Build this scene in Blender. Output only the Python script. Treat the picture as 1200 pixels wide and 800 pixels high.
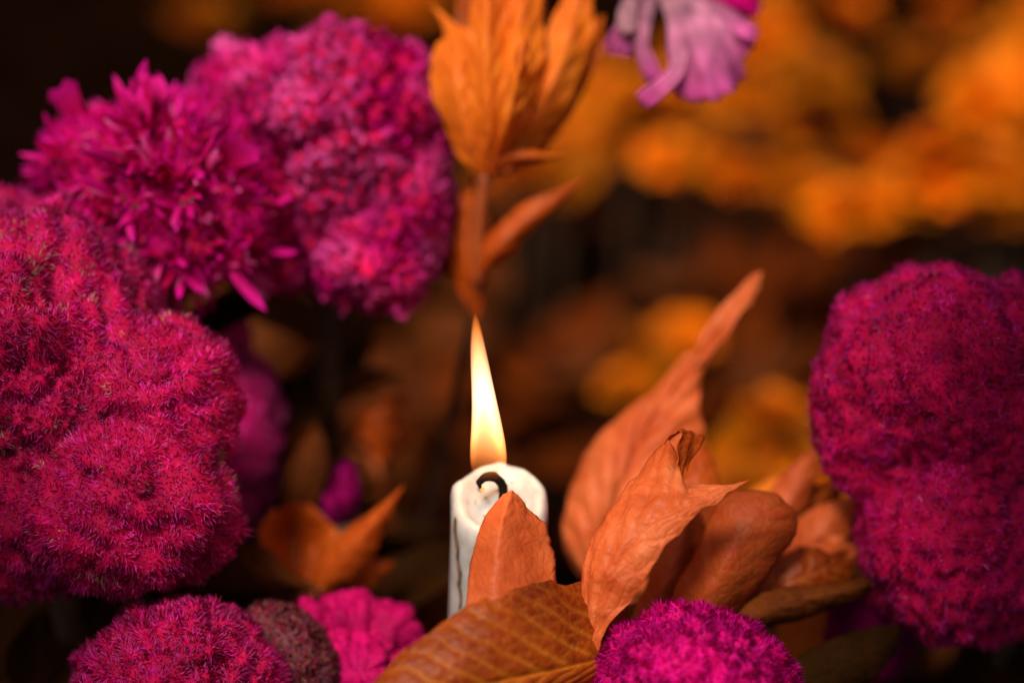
import bpy, math, random
import numpy as np
from mathutils import Vector, Matrix, Euler

for o in list(bpy.data.objects):
    bpy.data.objects.remove(o)
SC = bpy.context.scene
COL = SC.collection
rng = np.random.default_rng(11)
random.seed(5)
R = math.radians

# ------------------------------------------------------------------ camera
LENS, SENSOR, DIST, PITCH = 85.0, 36.0, 0.75, R(33)
PXM = SENSOR / LENS / 1200.0                    # slope per photo pixel
ROT = np.array(Euler((R(90) - PITCH, 0, 0)).to_matrix())


def _cam(px, py, d):
    D = DIST + d
    return np.array([(px - 600) * PXM * D, -(py - 400) * PXM * D, -D])


CAM = -ROT @ _cam(586, 573, 0)                  # centre of the candle's top is the world origin
GROUND = -0.28


def P(px, py, d=0.0):
    return CAM + ROT @ _cam(px, py, d)


def on_plane(px, py, z):
    v = ROT @ _cam(px, py, 0)
    return CAM + v * ((z - CAM[2]) / v[2])


MM = PXM * DIST                                 # metres per photo pixel at the candle

cam = bpy.data.cameras.new('camera')
cam.lens, cam.sensor_width = LENS, SENSOR
cam.clip_start, cam.clip_end = 0.02, 60
cam.dof.use_dof = True
cam.dof.focus_distance = DIST - 0.016
cam.dof.aperture_fstop = 2.5
cam.dof.aperture_blades = 0
camo = bpy.data.objects.new('camera', cam)
COL.objects.link(camo)
camo.location = CAM
camo.rotation_euler = (R(90) - PITCH, 0, 0)
SC.camera = camo

# ------------------------------------------------------------------ sky, sun, exposure
SUN_EL, SUN_AZ = R(62), R(204)                  # azimuth clockwise from +Y: behind the camera, a little to the left
w = bpy.data.worlds.new('World')
SC.world = w
w.use_nodes = True
nt = w.node_tree
nt.nodes.clear()
sky = nt.nodes.new('ShaderNodeTexSky')
sky.sky_type = 'NISHITA'
sky.sun_disc = False
sky.sun_elevation = SUN_EL
sky.sun_rotation = SUN_AZ
sky.air_density, sky.dust_density, sky.ozone_density = 0.6, 8.0, 0.0
bg = nt.nodes.new('ShaderNodeBackground')
bg.inputs['Strength'].default_value = 0.05
wo = nt.nodes.new('ShaderNodeOutputWorld')
nt.links.new(sky.outputs[0], bg.inputs[0])
nt.links.new(bg.outputs[0], wo.inputs[0])

sun = bpy.data.lights.new('sun', 'SUN')
sun.energy = 3.4
sun.angle = R(13)
sun.color = (1.0, 0.90, 0.76)
suno = bpy.data.objects.new('sun', sun)
COL.objects.link(suno)
sd = Vector((math.sin(SUN_AZ) * math.cos(SUN_EL), math.cos(SUN_AZ) * math.cos(SUN_EL), math.sin(SUN_EL)))
suno.rotation_euler = sd.to_track_quat('Z', 'Y').to_euler()
suno.location = (0, 0, 3)

SC.view_settings.view_transform = 'Standard'
SC.view_settings.look = 'None'
SC.view_settings.exposure = 0.3
SC.view_settings.gamma = 1.0
SC.render.engine = 'CYCLES'
SC.cycles.use_denoising = True
try:
    SC.cycles.denoiser = 'OPENIMAGEDENOISE'
except Exception:
    pass
SC.cycles.max_bounces = 8
SC.cycles.transparent_max_bounces = 12


# ------------------------------------------------------------------ helpers
def tag(o, label=None, cat=None, group=None, kind=None):
    if label: o['label'] = label
    if cat: o['category'] = cat
    if group: o['group'] = group
    if kind: o['kind'] = kind
    return o


def empty(name, loc, label, cat, group=None):
    o = bpy.data.objects.new(name, None)
    o.empty_display_size = 0.02
    o.location = loc
    COL.objects.link(o)
    return tag(o, label, cat, group)


def origin(o):
    v = np.zeros(3)
    while o is not None:
        v = v + np.array(o.location)
        o = o.parent
    return v


def mesh_data(name, V, F, mat, smooth=True, attrs=None, colors=None):
    me = bpy.data.meshes.new(name)
    V = np.asarray(V, dtype=np.float32)
    groups = F if isinstance(F, list) else [F]
    groups = [np.asarray(f, dtype=np.int32) for f in groups if len(f)]
    nl = sum(f.size for f in groups)
    npoly = sum(f.shape[0] for f in groups)
    me.vertices.add(len(V))
    me.vertices.foreach_set('co', V.ravel())
    me.loops.add(nl)
    me.loops.foreach_set('vertex_index', np.concatenate([f.ravel() for f in groups]))
    me.polygons.add(npoly)
    tot = np.concatenate([np.full(f.shape[0], f.shape[1], np.int32) for f in groups])
    me.polygons.foreach_set('loop_start', (np.cumsum(tot) - tot).astype(np.int32))
    me.polygons.foreach_set('use_smooth', np.full(npoly, smooth, dtype=bool))
    me.update(calc_edges=True)
    me.validate()
    for k, a in (attrs or {}).items():
        at = me.attributes.new(k, 'FLOAT', 'POINT')
        at.data.foreach_set('value', np.asarray(a, np.float32))
    if colors is not None:
        at = me.attributes.new('Col', 'FLOAT_COLOR', 'POINT')
        c = np.ones((len(V), 4), np.float32)
        c[:, :3] = colors
        at.data.foreach_set('color', c.ravel())
    me.materials.append(mat)
    return me


def mk(name, V, F, mat, parent=None, smooth=True, attrs=None, colors=None, base=None, normals=None):
    """one mesh object from world-space vertices"""
    off = origin(parent) if parent is not None else (np.asarray(base) if base is not None else np.mean(V, axis=0))
    me = mesh_data(name, np.asarray(V) - off, F, mat, smooth, attrs, colors)
    if normals is not None:
        me.normals_split_custom_set_from_vertices(normals)
    o = bpy.data.objects.new(name, me)
    COL.objects.link(o)
    if parent is not None:
        o.parent = parent
    else:
        o.location = off
    return o


def hash3(i, j, k, s):
    n = (i * 374761393 + j * 668265263 + k * 2147483647 + s * 974711) & 0xffffffff
    n = ((n ^ (n >> 13)) * 1274126177) & 0xffffffff
    n = ((n ^ (n >> 16)) * 2246822519) & 0xffffffff
    return ((n ^ (n >> 15)) & 0xffff) / 32767.5 - 1.0


def vnoise(p, scale=1.0, seed=0):
    p = np.asarray(p, float) * scale + 1000.0
    i = np.floor(p).astype(np.int64)
    f = p - i
    f = f * f * f * (f * (f * 6 - 15) + 10)
    out = 0
    for dx in (0, 1):
        wx = f[:, 0] if dx else 1 - f[:, 0]
        for dy in (0, 1):
            wy = f[:, 1] if dy else 1 - f[:, 1]
            for dz in (0, 1):
                wz = f[:, 2] if dz else 1 - f[:, 2]
                out = out + wx * wy * wz * hash3(i[:, 0] + dx, i[:, 1] + dy, i[:, 2] + dz, seed)
    return out


def fbm(p, scale, seed=0, octv=3):
    o, a, t = 0, 1.0, 0
    for k in range(octv):
        o = o + a * vnoise(p, scale * 2 ** k, seed + 17 * k)
        t += a
        a *= 0.5
    return o / t


def unit(a):
    return a / np.maximum(np.linalg.norm(a, axis=-1, keepdims=True), 1e-12)


def catmull(pts, n):
    p = np.asarray(pts, float)
    p = np.vstack([2 * p[0] - p[1], p, 2 * p[-1] - p[-2]])
    m = len(p) - 3
    t = np.linspace(0, m - 1e-9, n)
    i = t.astype(int)
    f = (t - i)[:, None]
    a, b, c, d = p[i], p[i + 1], p[i + 2], p[i + 3]
    return 0.5 * (2 * b + (c - a) * f + (2 * a - 5 * b + 4 * c - d) * f ** 2 + (3 * b - a - 3 * c + d) * f ** 3)


def tube(pts, radii, n=24, seg=10, wob=0.0):
    c = catmull(pts, n)
    r = np.interp(np.linspace(0, 1, n), np.linspace(0, 1, len(radii)), radii)
    t = unit(np.gradient(c, axis=0))
    ref = np.array([0.3, 1.0, 0.21])
    a = unit(np.cross(t, ref))
    b = np.cross(t, a)
    th = np.linspace(0, 2 * math.pi, seg, endpoint=False)
    V = c[:, None] + r[:, None, None] * (np.cos(th)[None, :, None] * a[:, None] + np.sin(th)[None, :, None] * b[:, None])
    if wob:
        V = V + (wob * fbm(V.reshape(-1, 3), 400, 3)[:, None] * np.ones(3)).reshape(V.shape)
    V = V.reshape(-1, 3)
    F = []
    for i in range(n - 1):
        for j in range(seg):
            k = (j + 1) % seg
            F.append((i * seg + j, i * seg + k, (i + 1) * seg + k, (i + 1) * seg + j))
    V = np.vstack([V, c[0], c[-1]])
    e0, e1 = n * seg, n * seg + 1
    T = [(e0, (j + 1) % seg, j) for j in range(seg)] + [(e1, (n - 1) * seg + j, (n - 1) * seg + (j + 1) % seg) for j in range(seg)]
    return V, [np.array(F), np.array(T)]


def ico(sub):
    import bmesh
    bm = bmesh.new()
    bmesh.ops.create_icosphere(bm, subdivisions=sub, radius=1)
    V = np.array([v.co for v in bm.verts])
    F = np.array([[v.index for v in f.verts] for f in bm.faces])
    bm.free()
    return V, F


ICO = {k: ico(k) for k in (3, 4, 5, 6)}


def vert_normals(V, F):
    fn = np.cross(V[F[:, 1]] - V[F[:, 0]], V[F[:, 2]] - V[F[:, 0]])
    N = np.zeros_like(V)
    for k in range(3):
        np.add.at(N, F[:, k], fn)
    return unit(N)


# ------------------------------------------------------------------ materials
def new_mat(name):
    m = bpy.data.materials.new(name)
    m.use_nodes = True
    m.node_tree.nodes.clear()
    return m, m.node_tree.nodes, m.node_tree.links


def nd(N, t, **kw):
    n = N.new(t)
    for k, v in kw.items():
        if k in n.inputs:
            n.inputs[k].default_value = v
        else:
            setattr(n, k, v)
    return n


def ramp(N, stops):
    r = N.new('ShaderNodeValToRGB')
    e = r.color_ramp.elements
    while len(e) < len(stops):
        e.new(0.5)
    for k, (p, c) in enumerate(stops):
        e[k].position = p
        e[k].color = (*c, 1)
    return r


def petal_mat(name, transl=0.3, rough=0.6, noise=60.0, sheen=0.0, spec=0.12):
    m, N, L = new_mat(name)
    at = nd(N, 'ShaderNodeAttribute', attribute_name='Col')
    tc = N.new('ShaderNodeTexCoord')
    nz = nd(N, 'ShaderNodeTexNoise', Scale=noise, Detail=3.0)
    L.new(tc.outputs['Object'], nz.inputs['Vector'])
    hs = N.new('ShaderNodeHueSaturation')
    mr = nd(N, 'ShaderNodeMapRange')
    mr.inputs['From Min'].default_value = 0.3; mr.inputs['From Max'].default_value = 0.7
    mr.inputs['To Min'].default_value = 0.7; mr.inputs['To Max'].default_value = 1.3
    L.new(nz.outputs[0], mr.inputs[0])
    L.new(mr.outputs[0], hs.inputs['Value'])
    L.new(at.outputs['Color'], hs.inputs['Color'])
    p = nd(N, 'ShaderNodeBsdfPrincipled', Roughness=rough)
    p.inputs['Specular IOR Level'].default_value = spec
    p.inputs['Sheen Weight'].default_value = sheen
    p.inputs['Sheen Roughness'].default_value = 0.5
    p.inputs['Sheen Tint'].default_value = (1.0, 0.45, 0.75, 1)
    t = N.new('ShaderNodeBsdfTranslucent')
    mx = nd(N, 'ShaderNodeMixShader', Fac=transl)
    o = N.new('ShaderNodeOutputMaterial')
    L.new(hs.outputs[0], p.inputs['Base Color'])
    L.new(hs.outputs[0], t.inputs['Color'])
    L.new(p.outputs[0], mx.inputs[1]); L.new(t.outputs[0], mx.inputs[2])
    L.new(mx.outputs[0], o.inputs[0])
    return m


def leaf_mat(name, c_dark, c_mid, c_light, c_vein, transl=0.3, rough=0.5, spec=0.28, blotch=0.5, c_blotch=(0.3, 0.05, 0.01), finebump=0.25, net=0.28):
    m, N, L = new_mat(name)
    tc = N.new('ShaderNodeTexCoord')
    n1 = nd(N, 'ShaderNodeTexNoise', Scale=45.0, Detail=5.0, Roughness=0.6)
    L.new(tc.outputs['Object'], n1.inputs['Vector'])
    r1 = ramp(N, [(0.3, c_dark), (0.5, c_mid), (0.72, c_light)])
    L.new(n1.outputs[0], r1.inputs[0])
    n2 = nd(N, 'ShaderNodeTexNoise', Scale=170.0, Detail=6.0, Roughness=0.7)
    L.new(tc.outputs['Object'], n2.inputs['Vector'])
    r2 = ramp(N, [(0.5, (0, 0, 0)), (0.68, (1, 1, 1))])
    L.new(n2.outputs[0], r2.inputs[0])
    bl = nd(N, 'ShaderNodeMath', operation='MULTIPLY')
    bl.inputs[1].default_value = blotch
    L.new(r2.outputs[0], bl.inputs[0])
    m1 = nd(N, 'ShaderNodeMix', data_type='RGBA')
    L.new(bl.outputs[0], m1.inputs[0]); L.new(r1.outputs[0], m1.inputs[6])
    m1.inputs[7].default_value = (*c_blotch, 1)
    at = nd(N, 'ShaderNodeAttribute', attribute_name='vein')
    m2 = nd(N, 'ShaderNodeMix', data_type='RGBA')
    L.new(at.outputs['Fac'], m2.inputs[0]); L.new(m1.outputs[2], m2.inputs[6])
    m2.inputs[7].default_value = (*c_vein, 1)
    vo = nd(N, 'ShaderNodeTexVoronoi', Scale=300.0)
    vo.feature = 'DISTANCE_TO_EDGE'
    L.new(tc.outputs['Object'], vo.inputs['Vector'])
    rv = ramp(N, [(0.0, (0, 0, 0)), (0.22, (1, 1, 1))])
    L.new(vo.outputs['Distance'], rv.inputs[0])
    ng = nd(N, 'ShaderNodeMapRange')
    ng.inputs['To Min'].default_value = net; ng.inputs['To Max'].default_value = 0.0
    L.new(rv.outputs[0], ng.inputs[0])
    m3 = nd(N, 'ShaderNodeMix', data_type='RGBA')
    L.new(ng.outputs[0], m3.inputs[0]); L.new(m2.outputs[2], m3.inputs[6])
    m3.inputs[7].default_value = (*c_vein, 1)
    m2 = m3
    b = nd(N, 'ShaderNodeBump', Strength=finebump, Distance=0.0006)
    L.new(rv.outputs[0], b.inputs['Height'])
    b2 = nd(N, 'ShaderNodeBump', Strength=0.18, Distance=0.0012)
    L.new(n2.outputs[0], b2.inputs['Height']); L.new(b.outputs[0], b2.inputs['Normal'])
    p = nd(N, 'ShaderNodeBsdfPrincipled', Roughness=rough)
    p.inputs['Specular IOR Level'].default_value = spec
    t = N.new('ShaderNodeBsdfTranslucent')
    mx = nd(N, 'ShaderNodeMixShader', Fac=transl)
    o = N.new('ShaderNodeOutputMaterial')
    for q in (p, t):
        L.new(b2.outputs[0], q.inputs['Normal'])
    L.new(m2.outputs[2], p.inputs['Base Color']); L.new(m2.outputs[2], t.inputs['Color'])
    L.new(p.outputs[0], mx.inputs[1]); L.new(t.outputs[0], mx.inputs[2])
    L.new(mx.outputs[0], o.inputs[0])
    return m


def simple_mat(name, c1, c2, scale=80, rough=0.6, bump=0.3, bd=0.001, **kw):
    m, N, L = new_mat(name)
    tc = N.new('ShaderNodeTexCoord')
    n1 = nd(N, 'ShaderNodeTexNoise', Scale=float(scale), Detail=6.0, Roughness=0.6)
    L.new(tc.outputs['Object'], n1.inputs['Vector'])
    r1 = ramp(N, [(0.32, c1), (0.68, c2)])
    L.new(n1.outputs[0], r1.inputs[0])
    b = nd(N, 'ShaderNodeBump', Strength=bump, Distance=bd)
    L.new(n1.outputs[0], b.inputs['Height'])
    p = nd(N, 'ShaderNodeBsdfPrincipled', Roughness=rough)
    for k, v in kw.items():
        p.inputs[k.replace('_', ' ')].default_value = v
    L.new(r1.outputs[0], p.inputs['Base Color']); L.new(b.outputs[0], p.inputs['Normal'])
    o = N.new('ShaderNodeOutputMaterial')
    L.new(p.outputs[0], o.inputs[0])
    return m


M = {}
M['petal'] = petal_mat('celosia_petal')
M['fuzz'] = petal_mat('celosia_fuzz', transl=0.42, rough=0.65, spec=0.03)
M['crest'] = petal_mat('celosia_crest', transl=0.1, rough=0.7, noise=140, sheen=0.08)
M['marigold'] = petal_mat('marigold_petal', transl=0.35, rough=0.6, noise=50, sheen=0.0)
M['leaf_salmon'] = leaf_mat('leaf_salmon', (0.50, 0.070, 0.012), (0.68, 0.135, 0.032), (0.80, 0.235, 0.080), (0.50, 0.065, 0.014), net=0.10, blotch=0.3, c_blotch=(0.40, 0.09, 0.03))
M['leaf_orange'] = leaf_mat('leaf_orange', (0.14, 0.010, 0.0004), (0.26, 0.028, 0.0008), (0.40, 0.062, 0.002), (0.74, 0.24, 0.016), blotch=0.35, c_blotch=(0.20, 0.025, 0.002), net=0.10)
M['leaf_red'] = leaf_mat('leaf_red', (0.22, 0.032, 0.004), (0.36, 0.062, 0.008), (0.46, 0.11, 0.02), (0.46, 0.05, 0.012), blotch=0.8, c_blotch=(0.42, 0.035, 0.006), rough=0.55, net=0.5)
M['leaf_rust'] = leaf_mat('leaf_rust', (0.32, 0.035, 0.002), (0.48, 0.065, 0.003), (0.60, 0.12, 0.008), (0.66, 0.14, 0.012), blotch=0.4, c_blotch=(0.2, 0.03, 0.005))
M['leaf_bright'] = leaf_mat('leaf_bright', (0.74, 0.13, 0.003), (0.90, 0.23, 0.006), (0.94, 0.34, 0.02), (0.90, 0.20, 0.05), blotch=0.25, c_blotch=(0.55, 0.10, 0.01), transl=0.4)
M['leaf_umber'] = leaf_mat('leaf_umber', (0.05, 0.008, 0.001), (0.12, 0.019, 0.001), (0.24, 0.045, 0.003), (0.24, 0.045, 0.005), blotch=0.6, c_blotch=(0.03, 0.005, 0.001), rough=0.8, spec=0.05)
M['leaf_dry'] = leaf_mat('leaf_dry', (0.04, 0.008, 0.002), (0.10, 0.02, 0.003), (0.20, 0.045, 0.006), (0.22, 0.06, 0.012), blotch=0.6, c_blotch=(0.04, 0.008, 0.002), rough=0.75, spec=0.08)
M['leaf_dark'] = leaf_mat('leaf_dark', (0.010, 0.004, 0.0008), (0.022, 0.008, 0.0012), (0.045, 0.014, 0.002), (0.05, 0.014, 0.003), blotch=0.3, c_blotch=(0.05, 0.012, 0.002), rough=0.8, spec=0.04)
M['stem'] = simple_mat('stem_skin', (0.20, 0.032, 0.004), (0.38, 0.075, 0.010), 60, 0.55)
M['stem_dark'] = simple_mat('stem_dark', (0.03, 0.014, 0.006), (0.07, 0.03, 0.01), 60, 0.7)
M['soil'] = simple_mat('soil', (0.0015, 0.0006, 0.0003), (0.008, 0.0026, 0.0009), 28, 0.95, 0.8, 0.01, Specular_IOR_Level=0.0)
M['wick'] = simple_mat('charred_wick', (0.004, 0.003, 0.003), (0.014, 0.010, 0.008), 900, 0.95, 0.8, 0.0006, Specular_IOR_Level=0.02)
M['char'] = simple_mat('wick_crumb', (0.03, 0.012, 0.006), (0.25, 0.09, 0.04), 600, 0.9)
M['seam'] = simple_mat('sooty_seam', (0.06, 0.028, 0.012), (0.22, 0.11, 0.05), 500, 0.8)
M['wax'] = simple_mat('candle_wax', (0.40, 0.375, 0.35), (0.54, 0.515, 0.49), 130, 0.42, 0.35, 0.0012,
                      Subsurface_Weight=0.9, Subsurface_Radius=(0.012, 0.007, 0.004), Subsurface_Scale=0.8, Specular_IOR_Level=0.45)


def emis_mat(name, col, s):
    m, N, L = new_mat(name)
    e = nd(N, 'ShaderNodeEmission', Strength=s)
    e.inputs[0].default_value = (*col, 1)
    o = N.new('ShaderNodeOutputMaterial')
    L.new(e.outputs[0], o.inputs[0])
    return m


M['ember'] = emis_mat('ember', (1.0, 0.22, 0.03), 2.2)

# ------------------------------------------------------------------ ground
n = 161
xs = np.linspace(-1, 1, n)
xs = np.sign(xs) * np.abs(xs) ** 1.8 * 3.0
gx, gy = np.meshgrid(xs, xs + 0.3)
G = np.stack([gx.ravel(), gy.ravel(), np.zeros(n * n)], 1)
rr = np.hypot(G[:, 0], G[:, 1] - 0.3)
G[:, 2] = GROUND - 0.006 + 0.012 * fbm(G, 9, 4, 4) + 0.004 * fbm(G, 60, 8, 2)
G[:, 2] -= 0.008 * np.exp(-(np.hypot(G[:, 0], G[:, 1]) / 0.05) ** 2)
q = np.arange(n * n).reshape(n, n)
GF = np.stack([q[:-1, :-1], q[:-1, 1:], q[1:, 1:], q[1:, :-1]], -1).reshape(-1, 4)
ground = mk('ground', G, GF, M['soil'], base=(0, 0, GROUND))
ground['kind'] = 'structure'

# ------------------------------------------------------------------ candle
CR = 57 * MM
cand = empty('candle', (-0.006, 0.0, GROUND), 'lit white wax candle with a curled black wick, behind a salmon leaf', 'candle')


def lathe(prof, seg=72):
    th = np.linspace(0, 2 * math.pi, seg, endpoint=False)
    prof = np.asarray(prof)
    V = np.stack([prof[:, :1] * np.cos(th), prof[:, :1] * np.sin(th), prof[:, 1:] * np.ones(seg)], -1)
    m = len(prof)
    q = np.arange(m * seg).reshape(m, seg)
    F = np.stack([q[:-1], np.roll(q, -1, 1)[:-1], np.roll(q, -1, 1)[1:], q[1:]], -1).reshape(-1, 4)
    return V.reshape(-1, 3), F


prof = [(0.0002, GROUND - 0.004), (CR * 1.1, GROUND - 0.004)]
for t in np.linspace(0, 1, 70):
    prof.append((CR * (1.06 - 0.06 * t), GROUND + 0.002 + (-GROUND - 0.0065) * t))
prof += [(CR * 0.99, -0.0036), (CR * 0.97, -0.0022), (CR * 0.93, -0.0010), (CR * 0.88, -0.0003), (CR * 0.82, 0.0), (CR * 0.75, -0.0006),
         (CR * 0.68, -0.0020), (CR * 0.55, -0.0025), (CR * 0.4, -0.0028), (CR * 0.25, -0.0026), (CR * 0.12, -0.0022), (0.0002, -0.002)]
V, F = lathe(prof)
ang = np.arctan2(V[:, 1], V[:, 0])
rad = np.hypot(V[:, 0], V[:, 1])
side = rad > CR * 0.7
low = fbm(V * np.array([1, 1, 0.12]), 180, 6, 2)
V[:, :2] *= (1 + np.where(side, 0.02 * low, 0))[:, None]
topm = V[:, 2] > -0.008
V[:, 2] += np.where(topm, 0.0007 * fbm(V, 260, 9, 3), 0)
# a lump of hardened wax on the left of the rim, and its run down the side
lump = np.exp(-((np.angle(np.exp(1j * (ang - R(160))))) / 0.16) ** 2) * np.clip((rad - CR * 0.6) / (CR * 0.3), 0, 1)
V[:, 2] += np.where(topm, 0.0016 * lump, 0)
V[:, :2] *= (1 + 0.075 * lump * np.exp(-np.clip(-V[:, 2], 0, 1) / 0.025))[:, None]
for a_, w_, l_, h_ in ((R(335), 0.16, 0.022, 0.05), (R(20), 0.12, 0.03, 0.04), (R(90), 0.1, 0.03, 0.05)):
    dv = np.exp(-((np.angle(np.exp(1j * (ang - a_)))) / w_) ** 2) * np.clip((V[:, 2] + l_) / 0.004, 0, 1) * side   # runs of set wax
    V[:, :2] *= (1 + h_ * dv)[:, None]
V[:, 2] += np.clip((V[:, 2] + 0.03) / 0.028, 0, 1) * (0.30 * V[:, 1] - 0.0036)      # the top has melted at a slant
lean = np.clip((V[:, 2] - GROUND) / -GROUND, 0, 1)
V[:, 0] += -0.008 * (1 - lean)
mk('wax_body', V, F, M['wax'], cand)

# wick: a hook standing in the pool
hook = [P(587, 600, 0.001), P(589, 579, 0.0005), P(588, 566, 0.000), P(580, 558.5, -0.001), P(569, 558.5, -0.002), P(562, 565, -0.003), P(562.5, 572, -0.003)]
V, F = tube(hook, [0.0010, 0.0013, 0.0015, 0.0015, 0.0013, 0.0011, 0.0007], 36, 9, wob=0.0004)
wick = mk('wick', V, F, M['wick'], cand)
V, F = ICO[3]
e = P(565.5, 573.5, -0.0035)
mk('ember', V * np.array([0.0006, 0.0005, 0.0008]) * (1 + 0.3 * vnoise(V, 2, 4))[:, None] + e, F, M['ember'], wick)
cv, cf = [], []
V0, F0 = ICO[3]
for k in range(26):
    a, r = rng.uniform(0, 6.28), CR * math.sqrt(rng.uniform(0.01, 0.5))
    c = np.array([r * math.cos(a) - 0.002, r * math.sin(a) - 0.001, 0])
    c[2] = -0.0057 + 0.30 * c[1]
    s = rng.uniform(0.00018, 0.0006)
    cf.append(F0 + len(V0) * k)
    cv.append(V0 * s * rng.uniform(0.5, 1.5, 3) * np.array([1, 1, 0.5]) + c)
o = mk('wick_crumbs', np.vstack(cv), np.vstack(cf), M['char'], cand)
o['kind'] = 'stuff'
# dark seam running down the left of the candle
pts = []
for py, px in ((606, 533), (625, 533.5), (640, 536), (655, 536.5), (668, 539), (685, 538.5), (700, 540), (715, 539)):
    # drop onto the candle's front surface at that direction
    v = ROT @ _cam(px, py, 0)
    best = None
    for s in np.linspace(0.93, 1.07, 600):
        p = CAM + v * s
        le = np.clip((p[2] - GROUND) / -GROUND, 0, 1)
        cx = -0.008 * (1 - le)
        rr_ = math.hypot(p[0] - cx, p[1])
        lim = CR * (1.06 - 0.06 * le) * 1.02
        if rr_ < lim:
            best = p
            break
    if best is None:
        best = CAM + v
    pts.append(best)
V, F = tube(pts, [0.0003, 0.0005, 0.0007, 0.0004, 0.0007, 0.0006, 0.0005, 0.0004], 60, 6, wob=0.0005)
mk('wax_crack', V, F, M['seam'], cand)

# flame: a glowing volume, teardrop drawn out to a long tip
f0, f1 = P(573, 572, -0.001), P(561, 372, 0.0)
f1 = np.array([f1[0], f0[1] + 0.002, f0[2] + 200 * MM / math.cos(PITCH)])
H = f1[2] - f0[2]
tt = np.array([0.0, 0.03, 0.07, 0.12, 0.18, 0.26, 0.36, 0.48, 0.6, 0.72, 0.82, 0.90, 0.96, 1.0])
wpx = np.array([0.5, 9, 16, 20.5, 21.5, 20.5, 18.0, 15.0, 12.5, 10.2, 8.0, 5.6, 3.2, 0.3])
seg = 28
th = np.linspace(0, 2 * math.pi, seg, endpoint=False)
ts = np.linspace(0, 1, 44)
wr = np.interp(ts, tt, wpx) * MM
axx = f0[0] + (f1[0] - f0[0]) * ts + 0.0006 * np.sin(ts * 5)
V = np.stack([axx[:, None] + wr[:, None] * np.cos(th), f0[1] + (f1[1] - f0[1]) * ts[:, None] + wr[:, None] * np.sin(th), (f0[2] + H * ts)[:, None] * np.ones(seg)], -1).reshape(-1, 3)
q = np.arange(44 * seg).reshape(44, seg)
F = np.stack([q[:-1], np.roll(q, -1, 1)[:-1], np.roll(q, -1, 1)[1:], q[1:]], -1).reshape(-1, 4)
V = np.vstack([V, [axx[0], f0[1], f0[2]], [axx[-1], f1[1], f1[2]]])
T = np.array([((len(V) - 2), (j + 1) % seg, j) for j in range(seg)] + [(len(V) - 1, 43 * seg + j, 43 * seg + (j + 1) % seg) for j in range(seg)])
m, N, L = new_mat('flame_glow')
tc = N.new('ShaderNodeTexCoord')
sx = N.new('ShaderNodeSeparateXYZ')
L.new(tc.outputs['Generated'], sx.inputs[0])
rc = ramp(N, [(0.0, (0.6, 0.12, 0.02)), (0.12, (1.0, 0.20, 0.02)), (0.30, (1.0, 0.34, 0.10)), (0.55, (1.0, 0.50, 0.30)), (0.80, (1.0, 0.36, 0.13)), (0.92, (1.0, 0.26, 0.04)), (1.0, (1.0, 0.17, 0.015))])
rs = ramp(N, [(0.0, (0, 0, 0)), (0.08, (0.04,) * 3), (0.15, (0.45,) * 3), (0.30, (0.85,) * 3), (0.45, (0.85,) * 3), (0.65, (0.9,) * 3), (0.85, (0.62,) * 3), (1.0, (0.4,) * 3)])
L.new(sx.outputs['Z'], rc.inputs[0]); L.new(sx.outputs['Z'], rs.inputs[0])


def mth(op, a, b):
    n_ = N.new('ShaderNodeMath'); n_.operation = op
    for q_, v_ in ((0, a), (1, b)):
        if isinstance(v_, (int, float)): n_.inputs[q_].default_value = v_
        else: L.new(v_, n_.inputs[q_])
    return n_.outputs[0]


# the cooler hollow cone over the wick: distance from the flame's axis against a cone that closes at 45 % of the height
so = N.new('ShaderNodeSeparateXYZ')
L.new(tc.outputs['Object'], so.inputs[0])
oc = np.array(cand.location)
tz = sx.outputs['Z']
dx_ = mth('SUBTRACT', so.outputs['X'], mth('ADD', mth('MULTIPLY', tz, float(f1[0] - f0[0])), float(f0[0] - oc[0])))
dy_ = mth('SUBTRACT', so.outputs['Y'], mth('ADD', mth('MULTIPLY', tz, float(f1[1] - f0[1])), float(f0[1] - oc[1])))
rd_ = mth('SQRT', mth('ADD', mth('MULTIPLY', dx_, dx_), mth('MULTIPLY', dy_, dy_)), 0)
cone = mth('MAXIMUM', mth('MULTIPLY', mth('SUBTRACT', 0.52, tz), float(60 * MM)), 0.0001)
hollow = N.new('ShaderNodeMapRange')
hollow.interpolation_type = 'SMOOTHSTEP'
L.new(mth('DIVIDE', rd_, cone), hollow.inputs[0])
hollow.inputs['From Min'].default_value = 0.55; hollow.inputs['From Max'].default_value = 1.25
hollow.inputs['To Min'].default_value = 0.02; hollow.inputs['To Max'].default_value = 1.0
em = N.new('ShaderNodeEmission')
L.new(rc.outputs[0], em.inputs[0])
L.new(mth('MULTIPLY', mth('MULTIPLY', rs.outputs[0], 470.0), hollow.outputs[0]), em.inputs[1])
mo = N.new('ShaderNodeOutputMaterial')
L.new(em.outputs[0], mo.inputs['Volume'])
mk('flame', V, [F, T], m, cand)
fl = bpy.data.lights.new('flame_light', 'POINT')
fl.energy = 0.03
fl.color = (1.0, 0.50, 0.18)
fl.shadow_soft_size = 0.003
flo = bpy.data.objects.new('flame_light', fl)
COL.objects.link(flo)
flo.parent = cand
flo.location = (f0 + (f1 - f0) * 0.45) - np.array(cand.location)

# ------------------------------------------------------------------ celosia heads
CRIM, MAG, PINK = np.array([0.47, 0.0003, 0.058]), np.array([0.56, 0.0003, 0.165]), np.array([0.82, 0.012, 0.40])
PALE, TAN, PURP = np.array([0.86, 0.16, 0.48]), np.array([0.42, 0.26, 0.13]), np.array([0.36, 0.004, 0.22])
MAUVE = np.array([0.25, 0.07, 0.09])


def pick(n, pal, wts):
    i = rng.choice(len(pal), n, p=np.array(wts) / sum(wts))
    c = np.array(pal)[i]
    return c * rng.uniform(0.75, 1.2, (n, 1))


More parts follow.
